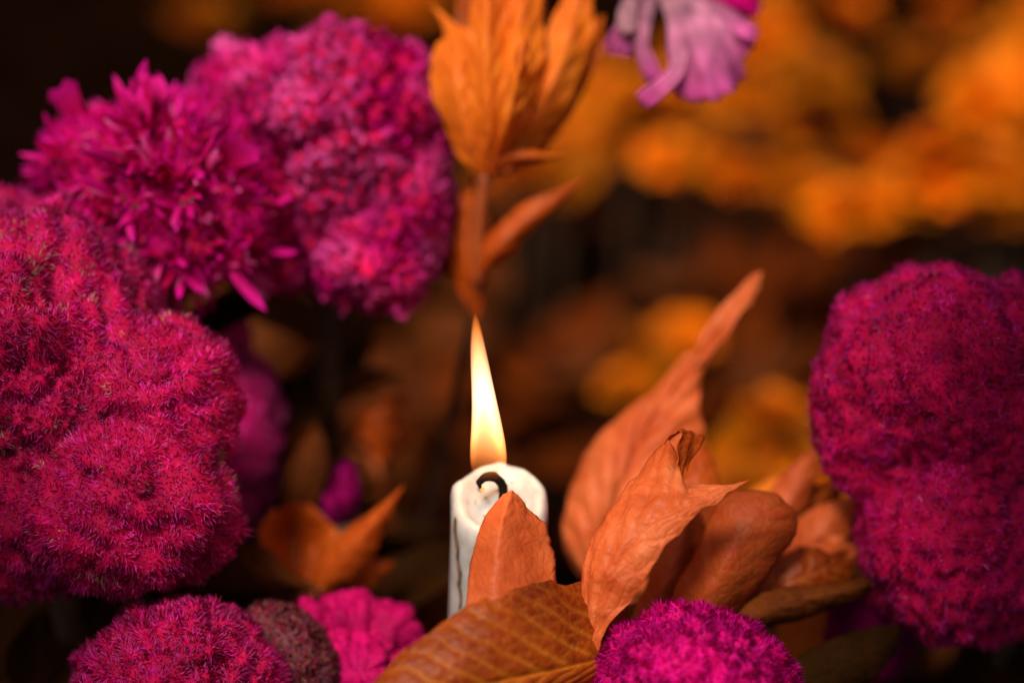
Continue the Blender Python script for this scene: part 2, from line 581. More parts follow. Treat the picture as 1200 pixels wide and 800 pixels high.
def crest_surface(lobes, sub=5, tuft=22, ta=5.0, crease=0.0, cscale=0.012, rough=1.5, seed=1, aspect=0.9, lump=4, lscale=0.02, sharp=26.0, pits=()):
    """lobes: (px, py, d, rx, ry) in photo pixels; returns a lobed closed surface in world space"""
    U, F = ICO[sub]
    C = np.array([P(a, b, d) for a, b, d, _, _ in lobes])
    Rd = np.array([[rx * MM, ry * MM, aspect * 0.5 * (rx + ry) * MM] for _, _, _, rx, ry in lobes])
    c0 = np.average(C, axis=0, weights=Rd.prod(1))
    Uc = U @ ROT                                 # directions in camera axes
    best = np.full((len(U), len(lobes)), 1e-4)
    for k in range(len(lobes)):
        o_ = ((c0 - C[k]) @ ROT) / Rd[k]
        v_ = Uc / Rd[k]
        a = (v_ ** 2).sum(1); b = (v_ * o_).sum(1); cc = (o_ ** 2).sum() - 1
        disc = b * b - a * cc
        t = np.where(disc > 0, (-b + np.sqrt(np.maximum(disc, 0))) / a, 0)
        best[:, k] = np.maximum(t, 1e-4)
    kk = sharp / best.max()
    r = np.log(np.exp(best * kk).sum(1)) / kk
    V = c0 + U * r[:, None]
    # rounded tufts
    rm = r.mean()
    nt_ = int(4 * math.pi * rm ** 2 / (math.pi * (tuft * MM) ** 2) * 1.2) + 6
    td = unit(rng.normal(size=(nt_, 3)))
    near = np.arccos(np.clip(U @ td.T, -1, 1))
    dd = np.sort(near, axis=1)[:, :2] * r[:, None]
    edge = np.clip((dd[:, 1] - dd[:, 0]) / (tuft * MM), 0, 1)
    h = ta * MM * np.sqrt(edge) * (0.75 + 0.5 * (np.argmin(near, 1) % 7) / 6.0)
    if crease:
        nn = fbm(V + seed * 3.1, 1 / cscale, seed, 2)
        h += crease * MM * (np.sqrt(np.minimum(1, np.abs(nn) / 0.22)) - 1)
    h += rough * MM * fbm(V, 1 / 0.004, seed + 3, 2)
    ridge = (h - h.min()) / (np.percentile(h, 97) - h.min())
    h += lump * MM * fbm(V, 1 / lscale, seed + 5, 2)
    Vc = (V - CAM) @ ROT
    sx_, sy_ = 600 + Vc[:, 0] / -Vc[:, 2] / PXM, 400 - Vc[:, 1] / -Vc[:, 2] / PXM
    front = (U @ ROT)[:, 2] > 0
    for a, b, rr_, dp in pits:                   # hollows between the folds
        h -= front * dp * MM * np.exp(-(((sx_ - a) / rr_) ** 2 + ((sy_ - b) / (rr_ * 0.8)) ** 2))
    V = V + U * (h - ta * MM * 0.5)[:, None]
    return V, F, c0, np.clip(ridge, 0, 1)


def bristles(V, F, n, length, width, spread, pal, wts, tip=None, tipf=0.35, tan=0.0, seed=0, kind='blade', patch=0.012, patch2=None, ridge=None, ridgecol=None, vary=1.0):
    N = vert_normals(V, F)
    A = np.linalg.norm(np.cross(V[F[:, 1]] - V[F[:, 0]], V[F[:, 2]] - V[F[:, 0]]), axis=1)
    ti = rng.choice(len(F), n, p=A / A.sum())
    b = rng.uniform(size=(n, 2))
    fl_ = b.sum(1) > 1
    b[fl_] = 1 - b[fl_]
    wts3 = np.column_stack([1 - b.sum(1), b])[:, :, None]
    p = (V[F[ti]] * wts3).sum(1)
    nn = unit((N[F[ti]] * wts3).sum(1))
    # clumped jitter: neighbouring florets lean the same way
    cl = np.column_stack([vnoise(p, 1 / 0.0035, seed + s) for s in (1, 2, 3)])
    d = unit(nn + spread * (0.9 * cl + 0.55 * rng.normal(size=(n, 3))))
    side_ = unit(np.cross(d, rng.normal(size=(n, 3))))
    side_ = side_ * np.sign((np.cross(side_, d) * nn).sum(1) + 1e-9)[:, None]
    up = np.cross(d, side_)
    clump = vnoise(p, 1 / 0.0045, seed + 7)
    Ln = length * (rng.uniform(0.55, 1.3, n) * (1 + 0.45 * clump))[:, None]
    Wd = width * rng.uniform(0.6, 1.3, n)[:, None]
    bend = up * Ln * rng.normal(0, 0.2, (n, 1))
    p0 = p - d * Ln * 0.15
    if kind == 'blade':
        vs = [p0 - side_ * Wd * 0.5, p0 + side_ * Wd * 0.5, p0 + d * Ln * 0.55 + side_ * Wd * 0.45 + bend * 0.4, p0 + d * Ln * 0.55 - side_ * Wd * 0.45 + bend * 0.4, p0 + d * Ln + bend]
        tips = [0, 0, 0.35, 0.35, 1]
        quads = [(0, 1, 2, 3)]; tris = [(3, 2, 4)]
    else:                                        # cupped scale
        vs = [p0, p0 + d * Ln * 0.5 - side_ * Wd + up * Wd * 0.3, p0 + d * Ln * 0.6, p0 + d * Ln * 0.5 + side_ * Wd + up * Wd * 0.3, p0 + d * Ln - side_ * Wd * 0.55 + bend, p0 + d * Ln * 1.08 + bend - up * Wd * 0.2, p0 + d * Ln + side_ * Wd * 0.55 + bend]
        tips = [0, 0.3, 0.3, 0.3, 1, 1, 1]
        quads = [(1, 2, 5, 4), (2, 3, 6, 5)]; tris = [(0, 2, 1), (0, 3, 2)]
    m_ = len(vs)
    VV = np.stack(vs, 1).reshape(-1, 3)
    base_i = (np.arange(n) * m_)[:, None]
    Q = np.vstack([base_i + np.array(qd) for qd in quads])
    Tt = np.vstack([base_i + np.array(qd) for qd in tris])
    c = pick(n, pal, wts)
    c = c * (1 - 0) if vary == 1 else c * vary + c.mean(0) * (1 - vary)
    pn = fbm(p, 1 / patch, seed + 9, 3)
    hue = np.clip(0.6 * clump + 1.1 * pn, -1, 1)[:, None]
    if kind == 'blade':                          # tufts run from deep crimson to hot pink
        c = np.where(hue > 0, c * (1 - 0.45 * hue) + PINK * 0.45 * hue, c * (1 + 0.35 * hue)) if vary == 1 else c
    c = c * (1 + 0.25 * np.clip(pn, -0.8, 0.8))[:, None]
    if tan:
        tn = fbm(p, 1 / 0.008, seed + 31, 3)
        msk = (tn > 0.38) & (rng.uniform(size=n) < tan)
        c[msk] = TAN * rng.uniform(0.6, 1.3, (msk.sum(), 1))
    if patch2 is not None:                       # larger paler or browner areas
        col2, thr, amt, sc_ = patch2
        tn = fbm(p, 1 / sc_, seed + 51, 2)
        k_ = np.clip((tn - thr) / 0.25, 0, 1)[:, None] * amt * rng.uniform(0.2, 1, (n, 1))
        c = c * (1 - k_) + col2 * k_
    if ridgecol is not None:                     # paler crests of the folds
        col2, amt = ridgecol
        rv_ = (ridge[F[ti]][..., None] * wts3).sum(1)
        k_ = np.clip((rv_ - 0.40) / 0.4, 0, 1) * amt * np.clip(0.5 + 1.4 * fbm(p, 1 / 0.02, seed + 61, 2), 0, 1)[:, None]
        c = c * (1 - k_) + col2 * k_
    cc = np.repeat(c[:, None], m_, 1)
    if tip is not None:
        tf = (np.array(tips) * 1.0)[None, :, None] * (tipf * rng.uniform(0, 1, (n, 1, 1)) ** 1.5)
        cc = cc * (1 - tf) + tip * tf
    fnn = unit(np.cross(d, side_))
    fnn = fnn * np.sign((fnn * nn).sum(1) + 1e-9)[:, None]
    nv = np.repeat(unit(nn * 0.75 + 0.35 * d + 0.45 * fnn)[:, None], m_, 1).reshape(-1, 3)
    return VV, [Q, Tt], np.clip(cc.reshape(-1, 3), 0.001, 0.95), nv


def stem_to_ground(parent, top, foot, r0=0.0045, r1=0.006, bow=0.02, mat='stem_dark'):
    top, foot = np.array(top), np.array(foot)
    mid = (top + foot) / 2 + np.array([bow, -bow * 0.5, 0])
    V, F = tube([top, top * 0.7 + mid * 0.3 + np.array([0, 0, 0.0]), mid, foot + np.array([0, 0, 0.02]), foot - np.array([0, 0, 0.012])], [r0 * 1.5, r0, (r0 + r1) / 2, r1, r1], 26, 10)
    return mk('stem', V, F, M[mat], parent)


def drop_leaf_mesh(seed, L_=0.05, W_=0.017, mat='leaf_dry', name='fallen_leaf'):
    rg = np.random.default_rng(seed)
    nu, nv = 14, 9
    u = np.linspace(0, 1, nu)[:, None]; v = np.linspace(-1, 1, nv)[None]
    wd = W_ * np.sin(np.pi * np.clip(u, 0.02, 0.99) ** 0.8) ** 0.9
    X = np.stack([(u - 0.5) * L_ * np.ones_like(v), wd * v, 0.012 * (u - 0.5) ** 2 * 4 * rg.uniform(0.3, 1) * np.ones_like(v) + 0.5 * wd * v ** 2 + 0.002 * np.sin(u * 9 + v * 3 + seed)], -1).reshape(-1, 3)
    q = np.arange(nu * nv).reshape(nu, nv)
    Fq = np.stack([q[:-1, :-1], q[:-1, 1:], q[1:, 1:], q[1:, :-1]], -1).reshape(-1, 4)
    vn = np.maximum(np.exp(-(np.abs(v) / 0.12) ** 2) * np.ones_like(u), 0)
    return mesh_data(name, X, Fq, M[mat], True, attrs={'vein': vn.ravel() * 0.6})


SL = [drop_leaf_mesh(s, 0.062, 0.013, m_, 'leaf') for s, m_ in ((11, 'leaf_dark'), (12, 'leaf_dry'), (13, 'leaf_dark'))]
rg2 = np.random.default_rng(77)


def stem_leaves(root, top, foot, n=8, t0=0.18, t1=0.72):
    """lance leaves standing off the stem below the head"""
    for k in range(n):
        t = t0 + (t1 - t0) * (k + rg2.uniform(0, 0.6)) / n
        a = k * 2.4 + rg2.uniform(-0.4, 0.4)
        c = np.array(top) * (1 - t) + np.array(foot) * t
        o = bpy.data.objects.new('leaf', SL[k % 3])
        COL.objects.link(o)
        o.parent = root
        s = rg2.uniform(0.8, 1.25)
        o.location = c + np.array([math.cos(a), math.sin(a), 0.25]) * 0.031 * s - origin(root)
        o.rotation_euler = (rg2.uniform(-.5, .5), -0.25 + rg2.uniform(-.3, .3), a)
        o.scale = (s, s, s)


def celosia(label, lobes, foot, surf, brs, group=None, crest_col=None, bow=0.015, name='celosia_flower'):
    V, F, c0, ridge = crest_surface(lobes, **surf)
    foot = np.array([foot[0], foot[1], GROUND])
    root = empty(name, foot, label, 'flower', group)
    cc = crest_col if crest_col is not None else CRIM * 0.8
    vc = cc * (1 + 0.3 * np.clip(fbm(V, 1 / 0.006, 3), -1, 1))[:, None]
    cr = mk('crest', V, F, M['crest'], root, colors=vc)
    for b in brs:
        VV, FF, c, nv = bristles(V, F, ridge=ridge, **b)
        o = mk('florets', VV, FF, M['fuzz'], cr, smooth=True, colors=c, normals=nv)
        o['kind'] = 'stuff'
    stem_to_ground(root, c0 - np.array([0, 0, 0.01]), foot, bow=bow)
    stem_leaves(root, c0, foot)
    return root, V, F, c0


def foot_under(px, py, d, dx=0.0, dy=0.0):
    p = P(px, py, d)
    return (p[0] + dx, p[1] + dy)


# 1 the big fuzzy one at the left
celosia('large crimson pink fuzzy cockscomb with tan seed flecks and a deep dark crease', [(10, 432, 0.030, 200, 204), (178, 478, 0.012, 100, 105), (150, 588, 0.006, 126, 108), (20, 590, 0.02, 130, 110)],
        foot_under(60, 520, 0.03, -0.03),
        dict(sub=6, tuft=20, ta=15, crease=20, cscale=0.022, rough=4, seed=2, lump=20, lscale=0.017, sharp=60, pits=[(146, 490, 15, 50), (110, 565, 20, 26), (30, 420, 24, 24), (205, 560, 18, 18), (60, 330, 20, 18)]),
        [dict(n=100000, length=0.0027, width=0.00042, spread=0.40, pal=[CRIM, MAG, PINK], wts=[4.5, 4, 2.2], tip=PALE, tipf=0.85, tan=0.4, seed=5)])
# 5 bottom left
celosia('fuzzy crimson cockscomb beneath the large tan flecked one', [(210, 815, 0.005, 118, 112), (150, 800, 0.008, 62, 62), (270, 815, 0.008, 66, 66)],
        foot_under(200, 830, 0.02, -0.02),
        dict(sub=6, tuft=19, ta=12, crease=14, cscale=0.016, rough=3, seed=7, lump=10, lscale=0.014),
        [dict(n=46000, length=0.0027, width=0.00042, spread=0.42, pal=[CRIM, MAG, PINK], wts=[4.5, 4, 2.2], tip=PALE, tipf=0.85, seed=15)])
# 6 faded one
celosia('faded brownish mauve cockscomb tucked beside a fuzzy crimson one', [(325, 785, 0.022, 62, 76), (355, 790, 0.02, 40, 46)],
        foot_under(330, 800, 0.03),
        dict(sub=5, tuft=9, ta=6, crease=4, cscale=0.01, rough=3, seed=9),
        [dict(n=14000, length=0.0026, width=0.0008, spread=0.7, pal=[MAUVE, MAUVE * 0.6, np.array([0.30, 0.10, 0.05]), CRIM * 0.6], wts=[4, 3, 2, 3], tip=PALE * 0.5, tipf=0.4, seed=19, vary=0.95)], crest_col=MAUVE * 0.6)
# 7 smooth velvety one
celosia('smooth velvety hot pink cockscomb with rounded folds beside the candle', [(365, 748, 0.032, 36, 46), (412, 728, 0.034, 44, 40), (452, 742, 0.036, 46, 44), (425, 785, 0.030, 60, 55), (480, 770, 0.036, 26, 40), (385, 790, 0.03, 40, 50)],
        foot_under(420, 790, 0.035),
        dict(sub=6, tuft=24, ta=9, crease=15, cscale=0.013, rough=0.8, seed=13, sharp=60, lump=8, lscale=0.01),
        [dict(n=16000, length=0.0008, width=0.0005, spread=0.6, pal=[CRIM, MAG, PINK * 0.7], wts=[6, 4, 1], tip=PINK, tipf=0.25, seed=22)], crest_col=(MAG + CRIM) * 0.40)
# 8 bottom centre
celosia('small bright magenta fuzzy cockscomb below the curled salmon leaf', [(815, 812, -0.022, 104, 96), (748, 790, -0.024, 48, 48), (880, 800, -0.02, 46, 52), (806, 745, -0.018, 26, 32)],
        foot_under(815, 850, -0.02),
        dict(sub=6, tuft=17, ta=13, crease=14, cscale=0.013, rough=3, seed=17),
        [dict(n=46000, length=0.0030, width=0.00042, spread=0.45, pal=[MAG, PINK, CRIM], wts=[5, 2.5, 5], tip=PINK, tipf=0.8, seed=25)], crest_col=MAG)
# 9 right
celosia('tall double domed deep magenta cockscomb on the marigold side of the leaves', [(1100, 438, 0.030, 142, 130), (1016, 494, 0.028, 64, 86), (1180, 480, 0.040, 125, 160), (1105, 620, 0.030, 100, 130), (1160, 600, 0.045, 130, 160)],
        foot_under(1130, 560, 0.05, 0.03),
        dict(sub=6, tuft=11, ta=12, crease=12, cscale=0.018, rough=4, seed=21, lump=10, lscale=0.014, sharp=34, pits=[(1003, 600, 14, 16), (1070, 560, 16, 14)]),
        [dict(n=64000, length=0.0019, width=0.00055, spread=0.5, pal=[MAG, CRIM, PINK], wts=[6, 4, 2], tip=PALE, tipf=0.6, seed=29),
         dict(n=700, length=0.003, width=0.0006, spread=0.8, pal=[PALE, PINK], wts=[1, 1], seed=33)], crest_col=CRIM)
# 3 the blurred large one at the top
celosia('big ruffled magenta cockscomb with pale violet pink ridges', [(385, 160, 0.085, 138, 138), (300, 130, 0.090, 82, 86), (455, 150, 0.085, 68, 110), (465, 245, 0.080, 62, 105), (438, 312, 0.070, 70, 58), (330, 260, 0.085, 100, 85)],
        foot_under(380, 200, 0.09, -0.05, 0.03),
        dict(sub=6, tuft=20, ta=18, crease=30, cscale=0.017, rough=4, seed=27, lump=14, lscale=0.018, sharp=50, pits=[(345, 170, 12, 30), (405, 335, 14, 20), (440, 250, 14, 20)]),
        [dict(n=20000, length=0.0030, width=0.0012, spread=0.45, pal=[CRIM, MAG, PINK], wts=[2, 7, 2], tip=PINK, tipf=0.4, seed=39, kind='scale', vary=0.12, ridgecol=(np.array([0.86, 0.15, 0.50]), 0.65))], crest_col=CRIM)
# 4 the dim one behind
celosia('blurred plum pink cockscomb partly behind the large tan flecked one', [(280, 505, 0.11, 54, 106), (262, 400, 0.115, 34, 50), (285, 575, 0.11, 36, 40)],
        foot_under(280, 560, 0.12),
        dict(sub=5, tuft=10, ta=6, crease=6, cscale=0.012, rough=2, seed=31),
        [dict(n=12000, length=0.0026, width=0.0008, spread=0.5, pal=[MAG, PINK, PALE], wts=[5, 3, 2], tip=PALE, tipf=0.8, seed=45)], crest_col=MAG * 0.8)
# small ones deep in the bed
celosia('small dark wine cockscomb under the double domed magenta one', [(985, 735, 0.10, 44, 40), (1030, 750, 0.10, 40, 50)], foot_under(1000, 740, 0.11),
        dict(sub=5, tuft=9, ta=5, crease=5, cscale=0.012, rough=2, seed=35),
        [dict(n=8000, length=0.0026, width=0.0008, spread=0.5, pal=[PURP, CRIM], wts=[3, 2], tip=PINK * 0.5, tipf=0.4, seed=48, vary=0.95)], crest_col=PURP * 0.5)
celosia('tiny magenta cockscomb bud among the rust leaves', [(405, 575, 0.085, 15, 32), (392, 592, 0.085, 14, 16)], foot_under(400, 580, 0.10),
        dict(sub=5, tuft=5, ta=3, crease=3, cscale=0.012, rough=1, seed=36),
        [dict(n=3500, length=0.0018, width=0.0006, spread=0.5, pal=[MAG * .5, PINK * .5], wts=[3, 2], tip=PINK, tipf=0.3, seed=49)], crest_col=MAG * .5)

# 2 the loose spiky plume
root2, V2, F2, c2 = celosia('spiky plumed magenta cockscomb with loose tongue shaped petals', [(185, 215, 0.055, 96, 92), (110, 200, 0.06, 60, 70), (255, 250, 0.055, 66, 70), (215, 290, 0.05, 70, 42)],
        foot_under(180, 240, 0.07, -0.05, 0.02),
        dict(sub=5, tuft=18, ta=10, crease=12, cscale=0.014, rough=3, seed=41),
        [dict(n=9000, length=0.0055, width=0.0010, spread=0.6, pal=[CRIM, MAG, PINK], wts=[5, 4, 2], tip=PINK, tipf=0.7, tan=0.3, seed=55)], crest_col=CRIM * 0.6)


def tongue(name, L_, W_, curl, col, tipc, serr=0):
    nu, nv = 9, 5
    V, C = [], []
    for i in range(nu):
        t = i / (nu - 1)
        wd = W_ * (math.sin(math.pi * min(t * 0.62 + 0.18, 1)) ** 1.2) if not serr else W_ * (0.22 + 0.9 * t ** 1.3)
        if not serr and t > 0.75:
            wd *= max(0.05, 1 - ((t - 0.75) / 0.25) ** 1.6)
        for j in range(nv):
            s = j / (nv - 1) * 2 - 1
            ex = 0
            if serr and i == nu - 1:
                ex = L_ * 0.10 * (1 if j % 2 else -0.4) - L_ * 0.12 * s * s
            V.append((s * wd, curl * L_ * t * t + 0.35 * wd * s * s * (1 if not serr else 0.6 * math.cos(6 * s)), L_ * t + ex))
            C.append(np.array(col) * (1 - t ** 2 * 0.7) + np.array(tipc) * t ** 2 * 0.7)
    q = np.arange(nu * nv).reshape(nu, nv)
    F = np.stack([q[:-1, :-1], q[:-1, 1:], q[1:, 1:], q[1:, :-1]], -1).reshape(-1, 4)
    return mesh_data(name, V, F, M['petal'], True, colors=np.array(C))


TON = [tongue('petal', 0.013, 0.0013, 0.25, CRIM * 1.1, PINK), tongue('petal', 0.016, 0.0016, 0.1, MAG, PINK * 1.05), tongue('petal', 0.011, 0.0012, 0.4, MAG, PALE),
       tongue('petal', 0.014, 0.0020, -0.15, CRIM, MAG), tongue('petal', 0.012, 0.0060, 0.12, CRIM * 1.15, PINK * 0.9, 1), tongue('petal', 0.015, 0.0050, -0.1, CRIM, PINK, 1)]
N2 = vert_normals(V2, F2)
clus = rng.choice(len(V2), 46)
count = 0
for ci in clus:
    p0, n0 = V2[ci], N2[ci]
    fan = rng.uniform() < 0.3
    for k in range(1 if fan else 7):
        if count >= 296: break
        me = TON[rng.integers(4, 6)] if fan else TON[rng.integers(0, 4)]
        o = bpy.data.objects.new('petal', me)
        COL.objects.link(o)
        o.parent = root2
        d = unit(n0 + 0.42 * rng.normal(size=3) * (0.3 if fan else 1) + 0.25 * unit(p0 - c2))
        o.location = p0 - d * 0.002 + 0.0022 * rng.normal(size=3) * (0 if fan else 1) - origin(root2)
        qv = Vector(d).to_track_quat('Z', 'Y')
        o.rotation_mode = 'QUATERNION'
        o.rotation_quaternion = qv @ Euler((0, 0, rng.uniform(0, 6.28))).to_quaternion()
        s = rng.uniform(0.85, 1.45)
        o.scale = (s, s, s)
        count += 1
VV, CCs, FFs, off = [], [], [], 0
for k in range(600):                             # the hundreds of smaller petals between them
    me = TON[rng.integers(0, 4)]
    nv_ = len(me.vertices)
    co = np.empty(nv_ * 3, np.float32); me.vertices.foreach_get('co', co)
    cl = np.empty(nv_ * 4, np.float32); me.attributes['Col'].data.foreach_get('color', cl)
    fi = np.empty(len(me.loops), np.int32); me.loops.foreach_get('vertex_index', fi)
    ci = rng.integers(0, len(V2))
    d = unit(N2[ci] + 0.5 * rng.normal(size=3))
    rm = np.array((Vector(d).to_track_quat('Z', 'Y') @ Euler((0, 0, rng.uniform(0, 6.28))).to_quaternion()).to_matrix())
    VV.append((co.reshape(-1, 3) * rng.uniform(0.45, 0.9)) @ rm.T + V2[ci])
    CCs.append(cl.reshape(-1, 4)[:, :3]); FFs.append(fi.reshape(-1, 4) + off); off += nv_
o = mk('small_petals', np.vstack(VV), np.vstack(FFs), M['petal'], root2, colors=np.vstack(CCs))
o['kind'] = 'stuff'


# ------------------------------------------------------------------ leaves
def leaf(parent, left, mid, right, mat, arch=0.12, nveins=8, relief=0.0006, veinw=0.10, veincol=0.8, nu=64, nv=28, edge=0.0006, name='leaf', seed=0, thick=0.0002, skew=0.22, crinkle=0.0005, label=None, ladder=0.0):
    """left / mid / right: matching lists of (px, py, d) from base to tip"""
    conv = lambda l: np.array([P(*p) for p in l])
    Lc, Mc, Rc = (catmull(conv(l), nu) for l in (left, mid, right))
    v = np.linspace(-1, 1, nv)
    u = np.linspace(0, 1, nu)
    for q_, E_ in ((1, Lc), (2, Rc)):            # slightly ragged margins
        jit = fbm(np.stack([u * 22, u * 0 + seed, u * 0 + q_], 1), 1.0, seed + q_, 3)[:, None]
        E_ += (E_ - Mc) * 0.06 * jit
    Mb, Lb, Rb = Mc[:, None], Lc[:, None], Rc[:, None]
    vv = v[None, :, None]
    lin = np.where(vv < 0, Mb + (Lb - Mb) * (-vv), Mb + (Rb - Mb) * vv)
    tang = unit(np.gradient(Mc, axis=0))
    acr = unit(Rc - Lc + 1e-9)
    nrm = unit(np.cross(acr, tang))
    # face the camera side
    flip = np.sign(((CAM - Mc) * nrm).sum(1))
    nrm = nrm * flip[:, None]
    wdt = np.linalg.norm(Rc - Lc, axis=1)[:, None, None]
    av = np.abs(vv)
    lin = lin + nrm[:, None] * wdt * arch * (4 * av * (1 - av)) * 0.5
    U2 = u[:, None] * np.ones_like(v)[None]
    A2 = np.abs(v)[None] * np.ones_like(u)[:, None]
    ph = (U2 - skew * A2 ** 0.9 * (0.4 + 0.6 * (1 - U2))) * nveins + np.where(v[None] > 0, 0.35, 0) + 0.30 * vnoise(np.stack([U2.ravel() * 7, v[None].repeat(nu, 0).ravel() * 3, np.full(nu * nv, seed)], 1), 1, seed).reshape(nu, nv)
    dist = np.abs(ph - np.round(ph))
    vein = np.exp(-(dist / veinw) ** 2) * np.clip(1.1 - A2, 0, 1) ** 0.5
    rib = np.exp(-(A2 / 0.035) ** 2)
    vein = np.maximum(vein * 0.8, rib)
    quilt = np.sin(np.clip(dist * 2, 0, 1) * math.pi / 2) ** 0.7
    pts = lin.reshape(-1, 3)
    tap = np.clip(wdt[:, :, 0] / 0.006, 0, 1)
    h = relief * (quilt - 0.5) * tap * (1 - rib) - relief * 1.2 * rib * tap
    h = h + crinkle * fbm(pts, 1 / 0.006, seed + 4, 3).reshape(nu, nv) * tap
    h = h + edge * A2 ** 3 * np.sin(U2 * 23 + seed + 2 * np.sign(v)[None]) * tap
    if ladder:                                   # cross veins between the side veins
        wn = fbm(pts, 1 / 0.007, seed + 8, 2).reshape(nu, nv)
        ld = np.abs(np.sin(math.pi * (A2 * ladder + 0.55 * wn + 0.37 * np.floor(ph))))
        lv = np.exp(-(ld / 0.30) ** 2) * (1 - rib) * np.clip(dist * 6, 0, 1)
        h = h - relief * 0.35 * lv * tap
        vein = np.maximum(vein, 0.28 * lv)
    vein = vein * (0.75 + 0.5 * fbm(pts, 1 / 0.01, seed + 2, 2).reshape(nu, nv))
    V = (lin + nrm[:, None] * h[..., None]).reshape(-1, 3)
    q = np.arange(nu * nv).reshape(nu, nv)
    F = np.stack([q[:-1, :-1], q[:-1, 1:], q[1:, 1:], q[1:, :-1]], -1).reshape(-1, 4)
    o = mk(name, V, F, M[mat], parent, attrs={'vein': np.clip(vein * veincol, 0, 1).ravel()})
    sm = o.modifiers.new('thickness', 'SOLIDIFY')
    sm.thickness = thick
    sm.offset = 0
    if label: o['label'] = label
    return o


def stalk(parent, pts, r=0.0012, r1=None, mat='stem', name='stalk'):
    V, F = tube([np.asarray(p) for p in pts], [r1 or r, r], 20, 8)
    return mk(name, V, F, M[mat], parent)


def gpt(px, py, d, dx=0, dy=0):
    p = P(px, py, d)
    return np.array([p[0] + dx, p[1] + dy, GROUND - 0.006])


def sprig(name, label, join, foot, bow=0.01, r=0.0022, group=None, mat='stem'):
    j = P(*join)
    f = np.array([foot[0], foot[1], GROUND])
    root = empty(name, f, label, 'plant', group)
    V, F = tube([j, (j * 2 + f) / 3 + np.array([bow, 0, 0]), (j + 2 * f) / 3 + np.array([bow, 0, 0]), f - np.array([0, 0, 0.01])], [r * 0.8, r, r * 1.2, r * 1.3], 24, 9)
    mk('stem', V, F, M[mat], root)
    return root, j


# --- the sprig in front of the candle: the two leaves a and b
sa, ja = sprig('leafy_sprig', 'sprig with a broad dark veined orange leaf and a salmon leaf hiding the candle front', (715, 860, -0.040), foot_under(715, 860, -0.04)[:2])
leaf(sa, [(600, 800, -.026), (549, 735, -.032), (547, 695, -.030), (555, 645, -.025), (568, 606, -.021), (586, 583, -.020), (600, 574, -.020)],
     [(602, 800, -.026), (594, 740, -.036), (584, 700, -.036), (583, 650, -.032), (588, 615, -.028), (596, 592, -.024), (600, 574, -.020)],
     [(604, 800, -.026), (650, 735, -.024), (652, 690, -.022), (648, 650, -.018), (640, 619, -.015), (618, 594, -.017), (600, 574, -.020)],
     'leaf_salmon', arch=0.06, relief=0.0003, veincol=0.25, seed=3, crinkle=0.0008)
stalk(sa, [P(602, 798, -.026), P(630, 850, -.036), ja])
leaf(sa, [(745, 745, -.004), (722, 690, -.008), (684, 681, -.014), (637, 683, -.030), (588, 695, -.040), (546, 711, -.045), (508, 735, -.047), (463, 772, -.050), (425, 812, -.054), (395, 850, -.056)],
     [(746, 750, -.006), (722, 762, -.016), (690, 776, -.028), (640, 788, -.040), (590, 798, -.048), (545, 808, -.053), (505, 818, -.056), (470, 828, -.058), (430, 840, -.058), (395, 850, -.056)],
     [(748, 755, -.006), (732, 782, -.012), (700, 800, -.020), (650, 822, -.030), (600, 850, -.038), (555, 872, -.044), (512, 880, -.046), (470, 876, -.050), (430, 862, -.054), (395, 850, -.056)],
     'leaf_orange', arch=0.14, nveins=12, relief=0.0008, veinw=0.10, veincol=0.8, seed=6, skew=0.45, nu=190, nv=70, ladder=7, crinkle=0.0004)
stalk(sa, [P(746, 750, -.006), P(745, 800, -.02), ja])

# --- the sprig beside the candle: curled leaf c, tall leaf d, rounded leaf e
sb, jb = sprig('leafy_sprig', 'sprig with a curled salmon leaf and a tall twisted leaf behind it, beside the candle', (760, 860, 0.0), foot_under(760, 860, 0.005)[:2])
lc = leaf(sb, [(690, 792, -.020), (681, 730, -.018), (685, 660, -.018), (712, 603, -.014), (748, 553, -.010), (778, 520, -.008), (792, 530, -.010), (800, 566, -.016), (838, 572, -.022), (877, 563, -.024)],
          [(690, 794, -.022), (696, 735, -.024), (712, 680, -.027), (736, 640, -.028), (764, 612, -.028), (786, 600, -.028), (802, 594, -.028), (820, 587, -.027), (848, 576, -.026), (877, 563, -.024)],
          [(692, 795, -.022), (710, 742, -.026), (738, 704, -.028), (762, 668, -.030), (780, 642, -.030), (800, 619, -.030), (815, 605, -.029), (833, 592, -.028), (852, 580, -.027), (877, 563, -.024)],
          'leaf_salmon', arch=0.10, nveins=6, relief=0.0009, veinw=0.08, veincol=0.6, seed=9, nu=130, nv=60, crinkle=0.0013, ladder=4, skew=0.34)
leaf(lc, [(778, 520, -.0085), (790, 506, -.010), (797, 505, -.011), (795, 520, -.014), (793, 545, -.016), (797, 570, -.0165)],
     [(778, 520, -.0083), (797, 508, -.008), (810, 508, -.007), (806, 525, -.010), (801, 548, -.013), (798, 570, -.0165)],
     [(778, 520, -.008), (800, 507, -.005), (826, 513, -.003), (816, 530, -.006), (806, 550, -.011), (799, 570, -.0165)],
     'leaf_rust', arch=-0.1, nveins=3, relief=0.0002, veincol=0.1, seed=5, name='curled_edge', nu=30, nv=14)
stalk(sb, [P(690, 793, -.021), P(705, 830, -.015), jb])
